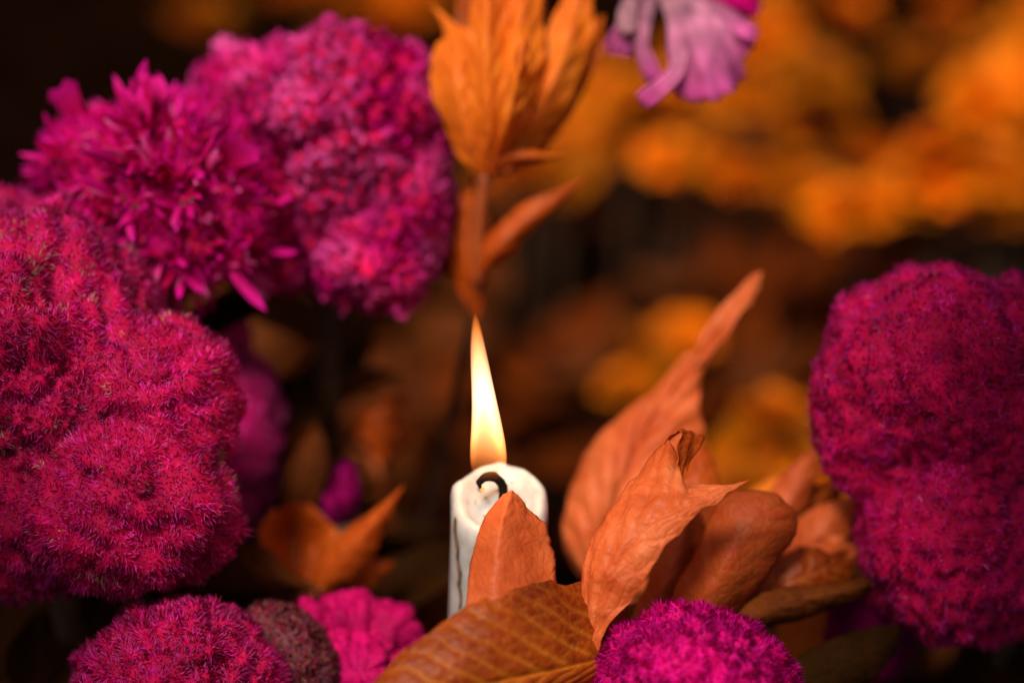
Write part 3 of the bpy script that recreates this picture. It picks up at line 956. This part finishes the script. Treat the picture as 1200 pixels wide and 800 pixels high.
leaf(sb, [(706, 705, 0.065), (668, 660, 0.065), (660, 612, 0.065), (668, 575, 0.065), (685, 532, 0.067), (718, 496, 0.069), (766, 456, 0.070), (796, 420, 0.070), (820, 408, 0.068), (842, 364, 0.070), (870, 334, 0.070), (893, 318, 0.070)],
     [(708, 706, 0.065), (702, 665, 0.060), (708, 625, 0.057), (722, 585, 0.056), (738, 547, 0.057), (756, 508, 0.060), (782, 468, 0.064), (805, 435, 0.067), (829, 404, 0.066), (852, 370, 0.064), (873, 345, 0.067), (893, 318, 0.070)],
     [(710, 706, 0.065), (770, 690, 0.065), (806, 655, 0.065), (828, 605, 0.065), (836, 560, 0.065), (830, 520, 0.065), (820, 483, 0.066), (821, 448, 0.067), (827, 426, 0.066), (864, 384, 0.062), (884, 347, 0.066), (893, 318, 0.070)],
     'leaf_salmon', arch=0.22, nveins=10, relief=0.0022, veinw=0.10, veincol=0.5, seed=12, nu=110, nv=40, edge=0.0022)
stalk(sb, [P(708, 705, .065), P(735, 770, .03), jb])
leaf(sb, [(800, 752, .012), (788, 700, .012), (803, 668, .012), (818, 640, .010), (832, 606, .010), (848, 582, .010), (880, 573, .010), (910, 580, .010), (928, 594, .010)],
     [(803, 754, .012), (818, 720, .006), (834, 692, .002), (850, 665, .000), (864, 640, .000), (880, 617, .001), (895, 602, .003), (912, 594, .006), (928, 594, .010)],
     [(806, 755, .012), (838, 742, .014), (864, 715, .014), (886, 690, .013), (908, 662, .012), (926, 636, .012), (934, 615, .011), (934, 602, .010), (928, 594, .010)],
     'leaf_red', arch=0.14, nveins=7, relief=0.0004, veinw=0.08, veincol=0.35, seed=15, crinkle=0.0007)
stalk(sb, [P(803, 753, .012), P(785, 800, .008), jb])
# darker leaves packed behind them
leaf(sb, [(740, 790, .02), (738, 730, .02), (755, 690, .02), (770, 640, .02), (790, 610, .02), (815, 585, .02)],
     [(745, 792, .02), (765, 735, .016), (780, 690, .014), (795, 650, .014), (806, 615, .016), (815, 585, .02)],
     [(750, 792, .02), (800, 745, .022), (815, 700, .022), (826, 655, .022), (825, 615, .022), (815, 585, .02)],
     'leaf_red', arch=0.1, nveins=7, relief=0.0004, veincol=0.3, seed=18)
leaf(sb, [(735, 800, .03), (760, 700, .03), (765, 630, .03), (780, 580, .035), (800, 540, .04), (822, 505, .045)],
     [(740, 800, .03), (785, 700, .026), (800, 640, .026), (812, 590, .03), (818, 545, .036), (822, 505, .045)],
     [(745, 800, .03), (820, 705, .03), (842, 640, .03), (848, 590, .034), (838, 545, .04), (822, 505, .045)],
     'leaf_rust', arch=0.12, nveins=7, relief=0.0005, veincol=0.3, seed=19)

# --- sprig at the foot of the right hand flower
sc_, jc = sprig('leafy_sprig', 'sprig of pale salmon and brown leaves in front of the double domed magenta flower', (900, 850, 0.03), foot_under(900, 850, 0.035)[:2])
leaf(sc_, [(905, 640, .055), (895, 590, .055), (915, 558, .055), (935, 540, .055), (958, 520, .06)],
     [(908, 642, .055), (915, 605, .050), (930, 578, .050), (945, 552, .053), (958, 520, .06)],
     [(912, 642, .055), (938, 610, .055), (950, 580, .055), (957, 555, .056), (958, 520, .06)], 'leaf_salmon', arch=0.1, nveins=5, relief=0.0004, veincol=0.3, seed=21)
leaf(sc_, [(905, 700, .05), (915, 650, .05), (935, 610, .05), (958, 592, .05), (985, 586, .05), (1004, 582, .05)],
     [(908, 702, .05), (932, 665, .044), (952, 637, .043), (970, 615, .044), (988, 600, .047), (1004, 582, .05)],
     [(910, 702, .05), (955, 680, .05), (975, 655, .05), (992, 632, .05), (1003, 608, .05), (1004, 582, .05)], 'leaf_salmon', arch=0.12, nveins=6, relief=0.0004, veincol=0.5, seed=23)
leaf(sc_, [(868, 735, .03), (890, 680, .03), (915, 652, .03), (945, 640, .032), (975, 650, .034), (1000, 655, .036)],
     [(868, 736, .03), (900, 700, .026), (928, 680, .025), (955, 670, .027), (980, 664, .031), (1000, 655, .036)],
     [(868, 737, .03), (910, 728, .03), (945, 712, .03), (975, 698, .032), (995, 680, .034), (1000, 655, .036)], 'leaf_orange', arch=0.15, nveins=6, relief=0.0004, veincol=0.4, seed=25)
leaf(sc_, [(850, 745, .018), (868, 706, .018), (905, 690, .018), (950, 686, .02), (1000, 680, .024), (1045, 670, .03)],
     [(850, 747, .018), (885, 722, .012), (925, 706, .012), (965, 697, .014), (1005, 688, .02), (1045, 670, .03)],
     [(850, 748, .018), (890, 738, .02), (935, 726, .02), (975, 712, .022), (1012, 698, .026), (1045, 670, .03)], 'leaf_dry', arch=0.2, nveins=6, relief=0.0004, veincol=0.4, seed=27)
leaf(sc_, [(900, 790, .06), (905, 745, .06), (925, 715, .06), (945, 700, .06), (962, 690, .06)],
     [(905, 795, .06), (925, 765, .055), (940, 740, .055), (952, 715, .057), (962, 690, .06)],
     [(910, 795, .06), (955, 775, .06), (966, 745, .06), (968, 715, .06), (962, 690, .06)], 'leaf_bright', arch=0.1, nveins=5, relief=0.0003, veincol=0.3, seed=28)
leaf(sc_, [(900, 840, .03), (925, 780, .03), (970, 750, .03), (1020, 735, .032), (1060, 730, .034)],
     [(900, 842, .03), (945, 805, .026), (985, 780, .026), (1025, 758, .028), (1060, 730, .034)],
     [(900, 844, .03), (960, 830, .03), (1010, 805, .03), (1045, 770, .032), (1060, 730, .034)], 'leaf_dark', arch=0.12, nveins=7, relief=0.0005, veincol=0.3, seed=29)
leaf(sc_, [(850, 690, .075), (842, 630, .075), (862, 590, .075), (890, 568, .075), (925, 548, .078)],
     [(854, 692, .075), (866, 640, .069), (882, 606, .069), (902, 578, .072), (925, 548, .078)],
     [(858, 692, .075), (900, 655, .075), (915, 615, .075), (922, 582, .076), (925, 548, .078)], 'leaf_bright', arch=-0.12, nveins=6, relief=0.0006, veincol=0.5, seed=71, edge=0.002)
leaf(sc_, [(900, 690, .042), (925, 650, .042), (950, 632, .042), (978, 628, .044), (1008, 640, .048)],
     [(902, 692, .042), (932, 668, .037), (958, 652, .037), (982, 644, .040), (1008, 640, .048)],
     [(904, 694, .042), (938, 688, .042), (965, 676, .042), (988, 660, .044), (1008, 640, .048)], 'leaf_salmon', arch=-0.15, nveins=5, relief=0.0006, veincol=0.5, seed=73, edge=0.002)
leaf(sc_, [(880, 640, .065), (898, 600, .065), (930, 575, .066), (962, 568, .068), (992, 560, .072)],
     [(882, 642, .065), (910, 618, .060), (938, 598, .060), (966, 582, .063), (992, 560, .072)],
     [(884, 644, .065), (920, 640, .065), (950, 622, .066), (976, 598, .068), (992, 560, .072)], 'leaf_rust', arch=-0.12, nveins=5, relief=0.0006, veincol=0.5, seed=75, edge=0.002)
for a, b_, c_ in ((854, 691, .075), (902, 692, .042), (882, 642, .065), (908, 641, .055), (908, 701, .05), (868, 736, .03), (850, 747, .018), (905, 794, .06)):
    stalk(sc_, [P(a, b_, c_), P((a + 900) / 2, b_ * 0.4 + 850 * 0.6, 0.02 + c_ * 0.4), jc])

# --- rust leaves at the lower left
sdv, jd = sprig('leafy_sprig', 'sprig of rust orange pointed leaves above the velvety pink flower', (372, 720, 0.075), foot_under(372, 720, 0.09)[:2])
leaf(sdv, [(372, 690, .07), (378, 655, .07), (395, 628, .068), (420, 610, .065), (445, 592, .062), (474, 568, .058)],
     [(374, 691, .07), (395, 663, .064), (413, 641, .061), (430, 620, .060), (450, 597, .059), (474, 568, .058)],
     [(376, 692, .07), (412, 680, .07), (436, 655, .068), (447, 630, .066), (458, 603, .062), (474, 568, .058)], 'leaf_rust', arch=0.15, nveins=6, relief=0.0005, veincol=0.4, seed=31)
leaf(sdv, [(368, 690, .075), (330, 678, .075), (308, 650, .075), (303, 622, .075), (320, 598, .075), (345, 588, .075)],
     [(370, 690, .075), (352, 670, .088), (345, 648, .092), (340, 627, .090), (340, 608, .084), (345, 588, .075)],
     [(372, 690, .075), (378, 668, .075), (392, 645, .075), (392, 620, .075), (372, 598, .075), (345, 588, .075)], 'leaf_rust', arch=0.1, nveins=6, relief=0.0005, veincol=0.3, seed=33)
leaf(sdv, [(374, 686, .06), (340, 668, .06), (310, 640, .062), (280, 640, .066), (250, 662, .07), (222, 695, .075)],
     [(374, 688, .06), (342, 682, .055), (310, 668, .055), (280, 668, .058), (252, 678, .066), (222, 695, .075)],
     [(374, 690, .06), (343, 694, .06), (312, 695, .06), (282, 696, .063), (252, 694, .068), (222, 695, .075)], 'leaf_dry', arch=0.15, nveins=7, relief=0.0006, veincol=0.5, seed=35)
leaf(sdv, [(378, 700, .08), (400, 668, .08), (425, 655, .08), (445, 655, .08), (462, 659, .08)],
     [(378, 702, .08), (402, 682, .076), (426, 672, .076), (446, 665, .077), (462, 659, .08)],
     [(378, 704, .08), (404, 700, .08), (430, 690, .08), (450, 674, .08), (462, 659, .08)], 'leaf_rust', arch=0.1, nveins=5, relief=0.0004, veincol=0.3, seed=37)
leaf(sdv, [(340, 610, .09), (328, 580, .09), (340, 540, .095), (355, 515, .10), (372, 495, .105)],
     [(345, 612, .09), (348, 580, .086), (356, 548, .089), (364, 520, .096), (372, 495, .105)],
     [(350, 612, .09), (372, 585, .09), (385, 550, .095), (382, 520, .10), (372, 495, .105)], 'leaf_dry', arch=0.1, nveins=5, relief=0.0004, veincol=0.3, seed=38)
leaf(sdv, [(350, 720, .085), (345, 680, .085), (352, 650, .085), (362, 630, .085), (375, 612, .085)],
     [(356, 722, .085), (362, 690, .08), (366, 660, .08), (370, 635, .082), (375, 612, .085)],
     [(362, 722, .085), (384, 692, .085), (388, 660, .085), (384, 635, .085), (375, 612, .085)], 'leaf_rust', arch=0.1, nveins=5, relief=0.0004, veincol=0.3, seed=39)
for a, b_, c_ in ((374, 691, .07), (370, 690, .075), (374, 688, .06), (378, 702, .08), (356, 721, .085)):
    stalk(sdv, [P(a, b_, c_), P(a * .5 + 186, b_ * .5 + 358, .074), jd])
stalk(sdv, [P(345, 611, .09), P(350, 670, .088), jd])

# --- small dim leaves in the gap
se, je = sprig('leafy_sprig', 'small dim rust sprig in the dark gap below the big ruffled flower', (440, 540, 0.15), foot_under(430, 560, 0.17)[:2])
leaf(se, [(442, 545, .15), (424, 515, .15), (420, 488, .15), (440, 468, .15), (480, 458, .15)],
     [(444, 545, .15), (438, 515, .145), (440, 492, .143), (452, 474, .145), (480, 458, .15)],
     [(446, 545, .15), (458, 520, .15), (468, 500, .15), (472, 480, .15), (480, 458, .15)], 'leaf_rust', arch=0.2, nveins=5, relief=0.0008, veincol=0.3, seed=41, edge=0.003)
leaf(se, [(442, 548, .16), (450, 520, .16), (460, 505, .16), (470, 498, .16), (486, 498, .16)],
     [(444, 549, .16), (456, 528, .156), (466, 514, .156), (475, 505, .157), (486, 498, .16)],
     [(446, 550, .16), (464, 538, .16), (476, 522, .16), (482, 510, .16), (486, 498, .16)], 'leaf_rust', arch=0.1, nveins=4, relief=0.0008, veincol=0.3, seed=42, edge=0.002)
leaf(se, [(380, 470, .16), (395, 440, .16), (425, 432, .16), (452, 432, .16), (478, 440, .16)],
     [(380, 472, .16), (402, 452, .156), (428, 442, .156), (453, 439, .157), (478, 440, .16)],
     [(380, 474, .16), (408, 465, .16), (432, 455, .16), (455, 447, .16), (478, 440, .16)], 'leaf_dry', arch=0.2, nveins=5, relief=0.0005, veincol=0.3, seed=43)
stalk(se, [P(444, 544, .15), P(442, 542, .15), je])
stalk(se, [P(380, 472, .16), P(405, 520, .158), je])

# --- tall bright orange bunch at the top
sf, jf = sprig('leafy_sprig', 'bunch of bright orange upright leaves beside the big ruffled flower', (560, 330, 0.085), foot_under(430, 420, 0.20)[:2], bow=0.0, mat='stem_dark', r=0.0016)
stalk(sf, [jf, P(560, 270, .078), P(568, 205, .072)], r=0.0022, r1=0.0024)
B = (568, 212, .072)


def bunch(l, m_, r, mat='leaf_bright', **k):
    kw = dict(arch=-0.16 if k.get('seed', 0) % 4 == 1 else -0.06, nveins=7, relief=0.0011, veincol=0.7, veinw=0.07, edge=0.0012, crinkle=0.0006, skew=0.4)
    kw.update(k)
    leaf(sf, [B] + l, [B] + m_, [B] + r, mat, **kw)


bunch([(530, 170, .070), (507, 110, .066), (505, 72, .066), (520, 38, .068), (506, 6, .074)], [(550, 165, .060), (538, 115, .054), (536, 80, .055), (534, 46, .062), (506, 6, .074)],
      [(578, 160, .066), (586, 115, .062), (572, 72, .063), (548, 38, .067), (506, 6, .074)], seed=51)
bunch([(556, 160, .060), (548, 100, .054), (548, 40, .054), (556, -10, .058), (572, -60, .066)], [(574, 155, .053), (570, 100, .046), (570, 40, .046), (572, -10, .052), (572, -60, .066)],
      [(590, 155, .058), (600, 100, .054), (600, 40, .056), (592, -10, .060), (572, -60, .066)], seed=53)
bunch([(575, 165, .064), (572, 110, .060), (582, 50, .058), (598, -10, .062), (620, -75, .070)], [(592, 165, .056), (598, 110, .050), (606, 55, .050), (612, 0, .056), (620, -75, .070)],
      [(606, 168, .062), (626, 120, .060), (638, 62, .060), (636, 0, .064), (620, -75, .070)], seed=55)
bunch([(590, 178, .072), (606, 130, .070), (622, 80, .068), (648, 20, .070), (690, -50, .078)], [(602, 180, .064), (628, 138, .060), (650, 88, .060), (670, 28, .066), (690, -50, .078)],
      [(614, 186, .070), (646, 152, .070), (672, 104, .070), (694, 46, .073), (690, -50, .078)], seed=56)
bunch([(600, 185, .080), (630, 140, .080), (655, 85, .080), (680, 40, .080), (708, 18, .082)], [(608, 188, .074), (640, 148, .073), (666, 98, .073), (690, 52, .076), (708, 18, .082)],
      [(616, 194, .080), (652, 160, .081), (682, 112, .081), (704, 62, .081), (708, 18, .082)], 'leaf_bright', seed=57)
bunch([(545, 160, .085), (530, 90, .09), (535, 10, .095), (555, -70, .1)], [(560, 160, .08), (558, 90, .084), (560, 10, .09), (575, -70, .1)], [(595, 160, .085), (620, 90, .09), (640, 10, .095), (600, -70, .1)], 'leaf_orange', seed=58)
bunch([(585, 150, .050), (590, 110, .044), (598, 80, .040), (606, 55, .038), (618, 34, .040)], [(592, 152, .044), (600, 112, .037), (608, 82, .034), (612, 56, .034), (618, 34, .040)], [(600, 156, .049), (616, 115, .044), (622, 84, .040), (622, 56, .038), (618, 34, .040)], 'leaf_bright', seed=60, nveins=4)
bunch([(575, 180, .064), (597, 172, .060), (630, 178, .058), (664, 183, .060)], [(580, 192, .060), (602, 184, .056), (632, 184, .056), (664, 183, .060)], [(582, 204, .064), (606, 197, .062), (634, 190, .060), (664, 183, .060)], 'leaf_rust', seed=59, nveins=4)
leaf(sf, [(560, 318, .08), (566, 285, .078), (590, 258, .076), (625, 232, .075), (686, 209, .078)], [(562, 319, .08), (580, 295, .073), (604, 270, .072), (638, 242, .073), (686, 209, .078)],
     [(564, 320, .08), (598, 302, .08), (618, 275, .078), (648, 248, .077), (686, 209, .078)], 'leaf_rust', arch=0.15, nveins=5, relief=0.0004, veincol=0.3, seed=61)
leaf(sf, [(556, 372, .09), (528, 320, .09), (524, 275, .09), (538, 235, .09), (556, 205, .09)], [(558, 373, .09), (548, 320, .082), (546, 276, .082), (549, 238, .085), (556, 205, .09)],
     [(560, 373, .09), (572, 320, .09), (574, 276, .09), (568, 238, .09), (556, 205, .09)], 'leaf_rust', arch=-0.1, nveins=5, relief=0.0006, veincol=0.3, seed=63)

# ------------------------------------------------------------------ pale pink crest hanging in from the top
top = P(778, -45, 0.085)
ft = on_plane(1010, -90, GROUND)
rt = empty('celosia_flower', (ft[0], ft[1], GROUND), 'pale pink fan crested cockscomb drooping in front of the marigolds', 'flower')
V, F = tube([top, P(776, -110, 0.10), P(790, -170, 0.20), P(830, -190, 0.38), np.array([ft[0], ft[1], GROUND + 0.12]), np.array([ft[0], ft[1], GROUND - 0.01])], [0.006, 0.005, 0.005, 0.005, 0.006, 0.006], 40, 10)
mk('stem', V, F, M['stem_dark'], rt)


def fan_petal(base, mid_, end, halfw, ruff, k, pal0, pal1, seed, neck=0.25):
    """a crest lobe: a fan that widens from its neck to a ruffled rim"""
    b, m_, e = P(*base), P(*mid_), P(*end)
    nu, nv = 26, 40
    c = catmull([b, m_, e], nu)
    t = unit(np.gradient(c, axis=0))
    fw = ROT @ np.array([0, 0, 1.0])
    a = unit(np.cross(t, fw)); nr = np.cross(a, t)
    u = np.linspace(0, 1, nu)[:, None]; v = np.linspace(-1, 1, nv)[None]
    wd = halfw * MM * (neck + (1 - neck) * np.sin(np.clip(u * 1.15, 0, 1) * math.pi / 2) ** 1.6)
    rnd = np.sqrt(np.clip(1 - v ** 2 * 0.75, 0, 1))
    rf = 1.7 * ruff * MM * u ** 2 * (np.sin(v * k + seed) + 0.8 * np.sin(v * k * 2.3 + 2 * seed + 3 * u))
    shift = (rnd - 1) * u * halfw * MM * 0.8 + u ** 3 * 1.6 * MM * (np.sin(v * 13 + seed) + 0.9 * np.sin(v * 31 + seed * 3))
    X = c[:, None] + a[:, None] * (wd * v)[..., None] + nr[:, None] * (rf + 0.25 * wd * (1 - v ** 2))[..., None] + t[:, None] * shift[..., None]
    X = X.reshape(-1, 3)
    X += 1.2 * MM * (fbm(X, 1 / 0.003, seed, 2))[:, None]
    q = np.arange(nu * nv).reshape(nu, nv)
    Fq = np.stack([q[:-1, :-1], q[:-1, 1:], q[1:, 1:], q[1:, :-1]], -1).reshape(-1, 4)
    cl = (pal0 * (1 - u[..., None] ** 1.3) + pal1 * u[..., None] ** 1.3) * np.ones((nu, nv, 1))
    cl = cl.reshape(-1, 3) * (1 + 0.7 * fbm(X, 1 / 0.0045, seed + 4, 3))[:, None]
    o = mk('crest_lobe', X, Fq, M['petal'], rt, colors=np.clip(cl, 0, 1))
    sm = o.modifiers.new('thickness', 'SOLIDIFY'); sm.thickness = 0.0012
    return o


LIL, LIL2 = np.array([0.46, 0.22, 0.27]), np.array([0.60, 0.075, 0.33])
fan_petal((782, -20, .080), (816, 40, .062), (836, 116, .064), 47, 5, 4.2, LIL, LIL2, 2)
fan_petal((786, -25, .085), (830, 22, .074), (878, 60, .070), 32, 5, 5, LIL, LIL2 * 0.95, 4)
fan_petal((776, -20, .080), (796, 72, .058), (752, 118, .054), 10, 2, 3, LIL * 1.1, LIL2, 6, neck=0.8)
fan_petal((770, -20, .080), (752, 48, .066), (766, 94, .060), 10, 2, 3, LIL * 0.8, LIL2 * 0.85, 7, neck=0.7)
fan_petal((768, -20, .080), (738, 30, .072), (722, 66, .070), 19, 4, 4, LIL * 0.6, LIL2 * 0.75, 9)
fan_petal((766, -30, .085), (738, 2, .068), (733, 38, .064), 11, 2, 4, LIL, LIL * 1.25, 11)
fan_petal((790, -40, .085), (840, -15, .080), (890, 4, .085), 30, 4, 5, MAG, MAG, 12)
fan_petal((790, -45, .09), (830, 0, .09), (868, 20, .095), 26, 4, 5, MAG * 0.7, MAG * 0.8, 13)

# ------------------------------------------------------------------ marigolds behind
def marigold_mesh(seed, r=0.024, tone=1.0):
    rg = np.random.default_rng(seed)
    VV, FF, CC = [], [], []
    off = 0
    lay = [(26, 5, 1.0), (24, 22, 0.97), (22, 38, 0.9), (18, 54, 0.8), (14, 68, 0.66), (9, 80, 0.5)]
    for cnt, el, rad_ in lay:
        for k in range(cnt):
            a = 2 * math.pi * k / cnt + rg.uniform(-.15, .15)
            e = R(el + rg.uniform(-8, 8))
            d = np.array([math.cos(a) * math.cos(e), math.sin(a) * math.cos(e), math.sin(e) * 0.85])
            s = np.array([-math.sin(a), math.cos(a), 0]); nrm = np.cross(d, s)
            Ln = r * rad_ * rg.uniform(0.7, 1.25); W_ = r * 0.24
            nu, nv = 4, 5
            us = np.linspace(0.25, 1, nu)[:, None, None]; vs = np.linspace(-1, 1, nv)[None, :, None]
            wd = W_ * np.array([0.4, 0.85, 1.1, 0.9])[:, None, None]
            X = d * Ln * us + s * vs * wd * rg.uniform(0.8, 1.2) + nrm * (0.22 * W_ * np.sin(vs * 5 + rg.uniform(0, 6)) * us - 0.4 * W_ * us ** 2)
            VV.append(X.reshape(-1, 3))
            q = np.arange(nu * nv).reshape(nu, nv) + off
            FF.append(np.stack([q[:-1, :-1], q[:-1, 1:], q[1:, 1:], q[1:, :-1]], -1).reshape(-1, 4))
            c = np.array([0.88, 0.235, 0.002]) * rg.uniform(0.75, 1.15) * np.array([1, rg.uniform(0.7, 1.25), 1]) * tone
            CC.append(np.tile(c, (nu * nv, 1)))
            off += nu * nv
    return mesh_data('petals', np.vstack(VV), np.vstack(FF), M['marigold'], True, colors=np.clip(np.vstack(CC), 0, 1))


MG = [marigold_mesh(s, tone=t_) for s, t_ in ((1, 1.0), (2, 0.85), (3, 0.5))]
uv, uf = lathe([(0.0005, -0.016), (0.004, -0.015), (0.007, -0.008), (0.009, 0.0), (0.012, 0.006), (0.002, 0.008)], 12)
MCAL = mesh_data('calyx', uv, uf, M['stem'])
uv, uf = tube([(0, 0, -0.014), (0.003, 0.002, -0.06), (0.001, -0.002, -0.12), (0, 0, -0.2)], [0.0018, 0.0022, 0.0024], 12, 8)
MST = mesh_data('stem', uv, uf, M['stem_dark'])


def marigold(px, py, z, s, label, group, k):
    p = on_plane(px, py, z)
    root = bpy.data.objects.new('marigold', None)
    root.empty_display_size = 0.02
    COL.objects.link(root)
    root.location = (p[0], p[1], GROUND)
    tag(root, label, 'flower', group)
    e = Euler((rng.uniform(-.5, .1), rng.uniform(-.3, .3), rng.uniform(0, 6.28)))
    for nm, me in (('petals', MG[k % 3]), ('calyx', MCAL)):
        o = bpy.data.objects.new(nm, me)
        COL.objects.link(o)
        o.parent = root
        o.location = (0, 0, z - GROUND)
        o.rotation_euler = e
        o.scale = (s, s, s)
    o = bpy.data.objects.new('stem', MST)
    COL.objects.link(o)
    o.parent = root
    hgt = z - GROUND
    o.location = (0, 0, hgt)
    o.scale = (1, 1, (hgt + 0.01) / 0.2)


k = 0
far = [(765, 120), (800, 60), (815, 165), (860, 205), (870, 110), (905, 60), (925, 165), (955, 225), (965, 100), (1000, 250), (1010, 180), (1090, 80), (1085, 170), (1100, 235),
       (1150, 60), (1145, 130), (1150, 205), (1190, 255), (1195, 100), (1200, 170), (925, 15), (1120, 10), (1215, 20), (840, 10), (985, 10)]
for px, py in far + [(a + rng.uniform(-55, 55), b + rng.uniform(-40, 40)) for a, b in far if 20 < b < 230]:
    marigold(px + rng.uniform(-14, 14), py + rng.uniform(-14, 14), GROUND + 0.12 + rng.uniform(-.04, .04), rng.uniform(0.6, 0.95), 'out of focus orange marigold in the bank behind the pale pink crest', 'marigolds in the far bank', k); k += 1
for px, py in ((640, 130), (690, 165), (655, 195), (610, 200), (700, 100)):
    marigold(px, py, GROUND + 0.10, 0.85, 'out of focus marigold between the bright orange leaf bunch and the pale pink crest', 'marigolds beside the bright orange leaf bunch', k); k += 1
for px, py in ((405, 8), (455, 20), (490, -10), (240, 25), (360, -15)):
    marigold(px, py, GROUND + 0.12, 0.85, 'out of focus marigold behind the top of the big ruffled flower', 'marigolds behind the big ruffled flower', k); k += 1
for px, py in ((735, 455), (760, 415), (800, 395)):
    marigold(px, py, GROUND + 0.09, 0.62, 'dim marigold behind the tall twisted leaf', 'marigolds behind the tall twisted leaf', k); k += 1
for px, py in ((880, 540), (925, 525), (905, 490), (960, 560), (860, 580), (920, 600)):
    marigold(px, py, GROUND + 0.12, 0.7, 'golden marigold low between the rounded red brown leaf and the double domed flower', 'marigolds low between the leaves', k); k += 1

# ------------------------------------------------------------------ dry leaves and dark foliage on the ground
DL = [drop_leaf_mesh(s, rng.uniform(0.04, 0.065), rng.uniform(0.012, 0.02)) for s in range(5)]
for k in range(64):
    px, py = rng.uniform(200, 1250), rng.uniform(150, 800)
    p = on_plane(px, py, GROUND)
    o = bpy.data.objects.new('fallen_leaf', DL[k % 5])
    COL.objects.link(o)
    o.location = (p[0], p[1], GROUND + rng.uniform(0.0, 0.006))
    o.rotation_euler = (rng.uniform(-.4, .4), rng.uniform(-.4, .4), rng.uniform(0, 6.28))
    tag(o, 'dry brown leaf lying out of focus on the dark soil', 'leaf', 'dry leaves on the soil')

# ------------------------------------------------------------------ unseen leafy plants, added out of frame to shade the bed's edges
def shade_plant(label, crowns, foot, seed):
    root = empty('added_shade_plant', (foot[0], foot[1], GROUND), label, 'plant')
    f = np.array([foot[0], foot[1], GROUND])
    VV, FF, AA, off = [], [], [], 0
    for c, rad_, cnt in crowns:
        V, F = tube([c, c * 0.6 + f * 0.4 + np.array([0, 0, 0.12]), c * 0.2 + f * 0.8 + np.array([0, 0, 0.10]), f - np.array([0, 0, 0.01])], [0.003, 0.004, 0.005, 0.006], 24, 8)
        mk('stem', V, F, M['stem_dark'], root)
        for k in range(cnt):
            me = DL[k % 5]
            co = np.empty(len(me.vertices) * 3, np.float32); me.vertices.foreach_get('co', co)
            fi = np.empty(len(me.loops), np.int32); me.loops.foreach_get('vertex_index', fi)
            d = unit(rng.normal(size=3)) * rng.uniform(0.15, 1) ** 0.5
            rm = np.array(Euler(rng.uniform(-1, 1, 3) * np.array([0.8, 0.8, 3.14])).to_matrix())
            VV.append(co.reshape(-1, 3) @ rm.T + c + d * rad_); FF.append(fi.reshape(-1, 4) + off)
            off += len(me.vertices)
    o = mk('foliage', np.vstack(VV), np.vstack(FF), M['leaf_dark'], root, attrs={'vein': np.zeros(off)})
    o['kind'] = 'stuff'


SD = np.array(sd)
shade_plant('unseen dark leafed plant added to shade the double domed flower', [(P(1385, 590, .02) + 0.46 * SD, np.array([.095, .10, .09]), 700)], (0.36, -0.12), 1)  # added sun blocker, darkens the right side
shade_plant('unseen dark leafed plant added to shade the large tan flecked flower', [(P(-190, 880, .02) + 0.46 * SD, np.array([.095, .10, .09]), 700)], (-0.40, -0.10), 2)  # added out of view to darken the lower left corner

# ------------------------------------------------------------------ rust leafed plants deep in the bed, out of focus
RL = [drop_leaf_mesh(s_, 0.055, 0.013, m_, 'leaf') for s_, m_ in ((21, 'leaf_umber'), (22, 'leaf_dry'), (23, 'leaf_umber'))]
spots = [(300, 470), (385, 500), (440, 420), (505, 470), (500, 600), (640, 430), (840, 350), (910, 340), (870, 430), (960, 330), (470, 690), (1010, 300), (340, 560), (720, 540), (420, 620)]
for i_, (px, py) in enumerate(spots):
    z = GROUND + rg2.uniform(0.06, 0.12)
    p = on_plane(px, py, z)
    f = np.array([p[0], p[1], GROUND])
    side_l = px < 575
    root = empty('low_leafy_plant', f, 'dim rust leafed plant out of focus between the candle and the plum pink flower' if side_l else 'dim rust leafed plant out of focus between the candle and the marigold bank', 'plant',
                 'dim plants on the plum flower side' if side_l else 'dim plants on the marigold side')
    V, F = tube([p, p * .5 + f * .5 + np.array([.006, 0, 0]), f - np.array([0, 0, .01])], [.0012, .0018, .002], 10, 7)
    mk('stem', V, F, M['stem_dark'], root)
    for k in range(9):
        a = k * 2.4 + rg2.uniform(-.5, .5)
        t = rg2.uniform(0, 0.6)
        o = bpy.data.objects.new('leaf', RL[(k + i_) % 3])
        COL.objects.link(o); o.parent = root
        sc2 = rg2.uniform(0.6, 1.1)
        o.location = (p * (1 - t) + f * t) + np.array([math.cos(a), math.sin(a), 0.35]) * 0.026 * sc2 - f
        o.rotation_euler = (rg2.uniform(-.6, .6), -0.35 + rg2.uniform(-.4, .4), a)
        o.scale = (sc2,) * 3
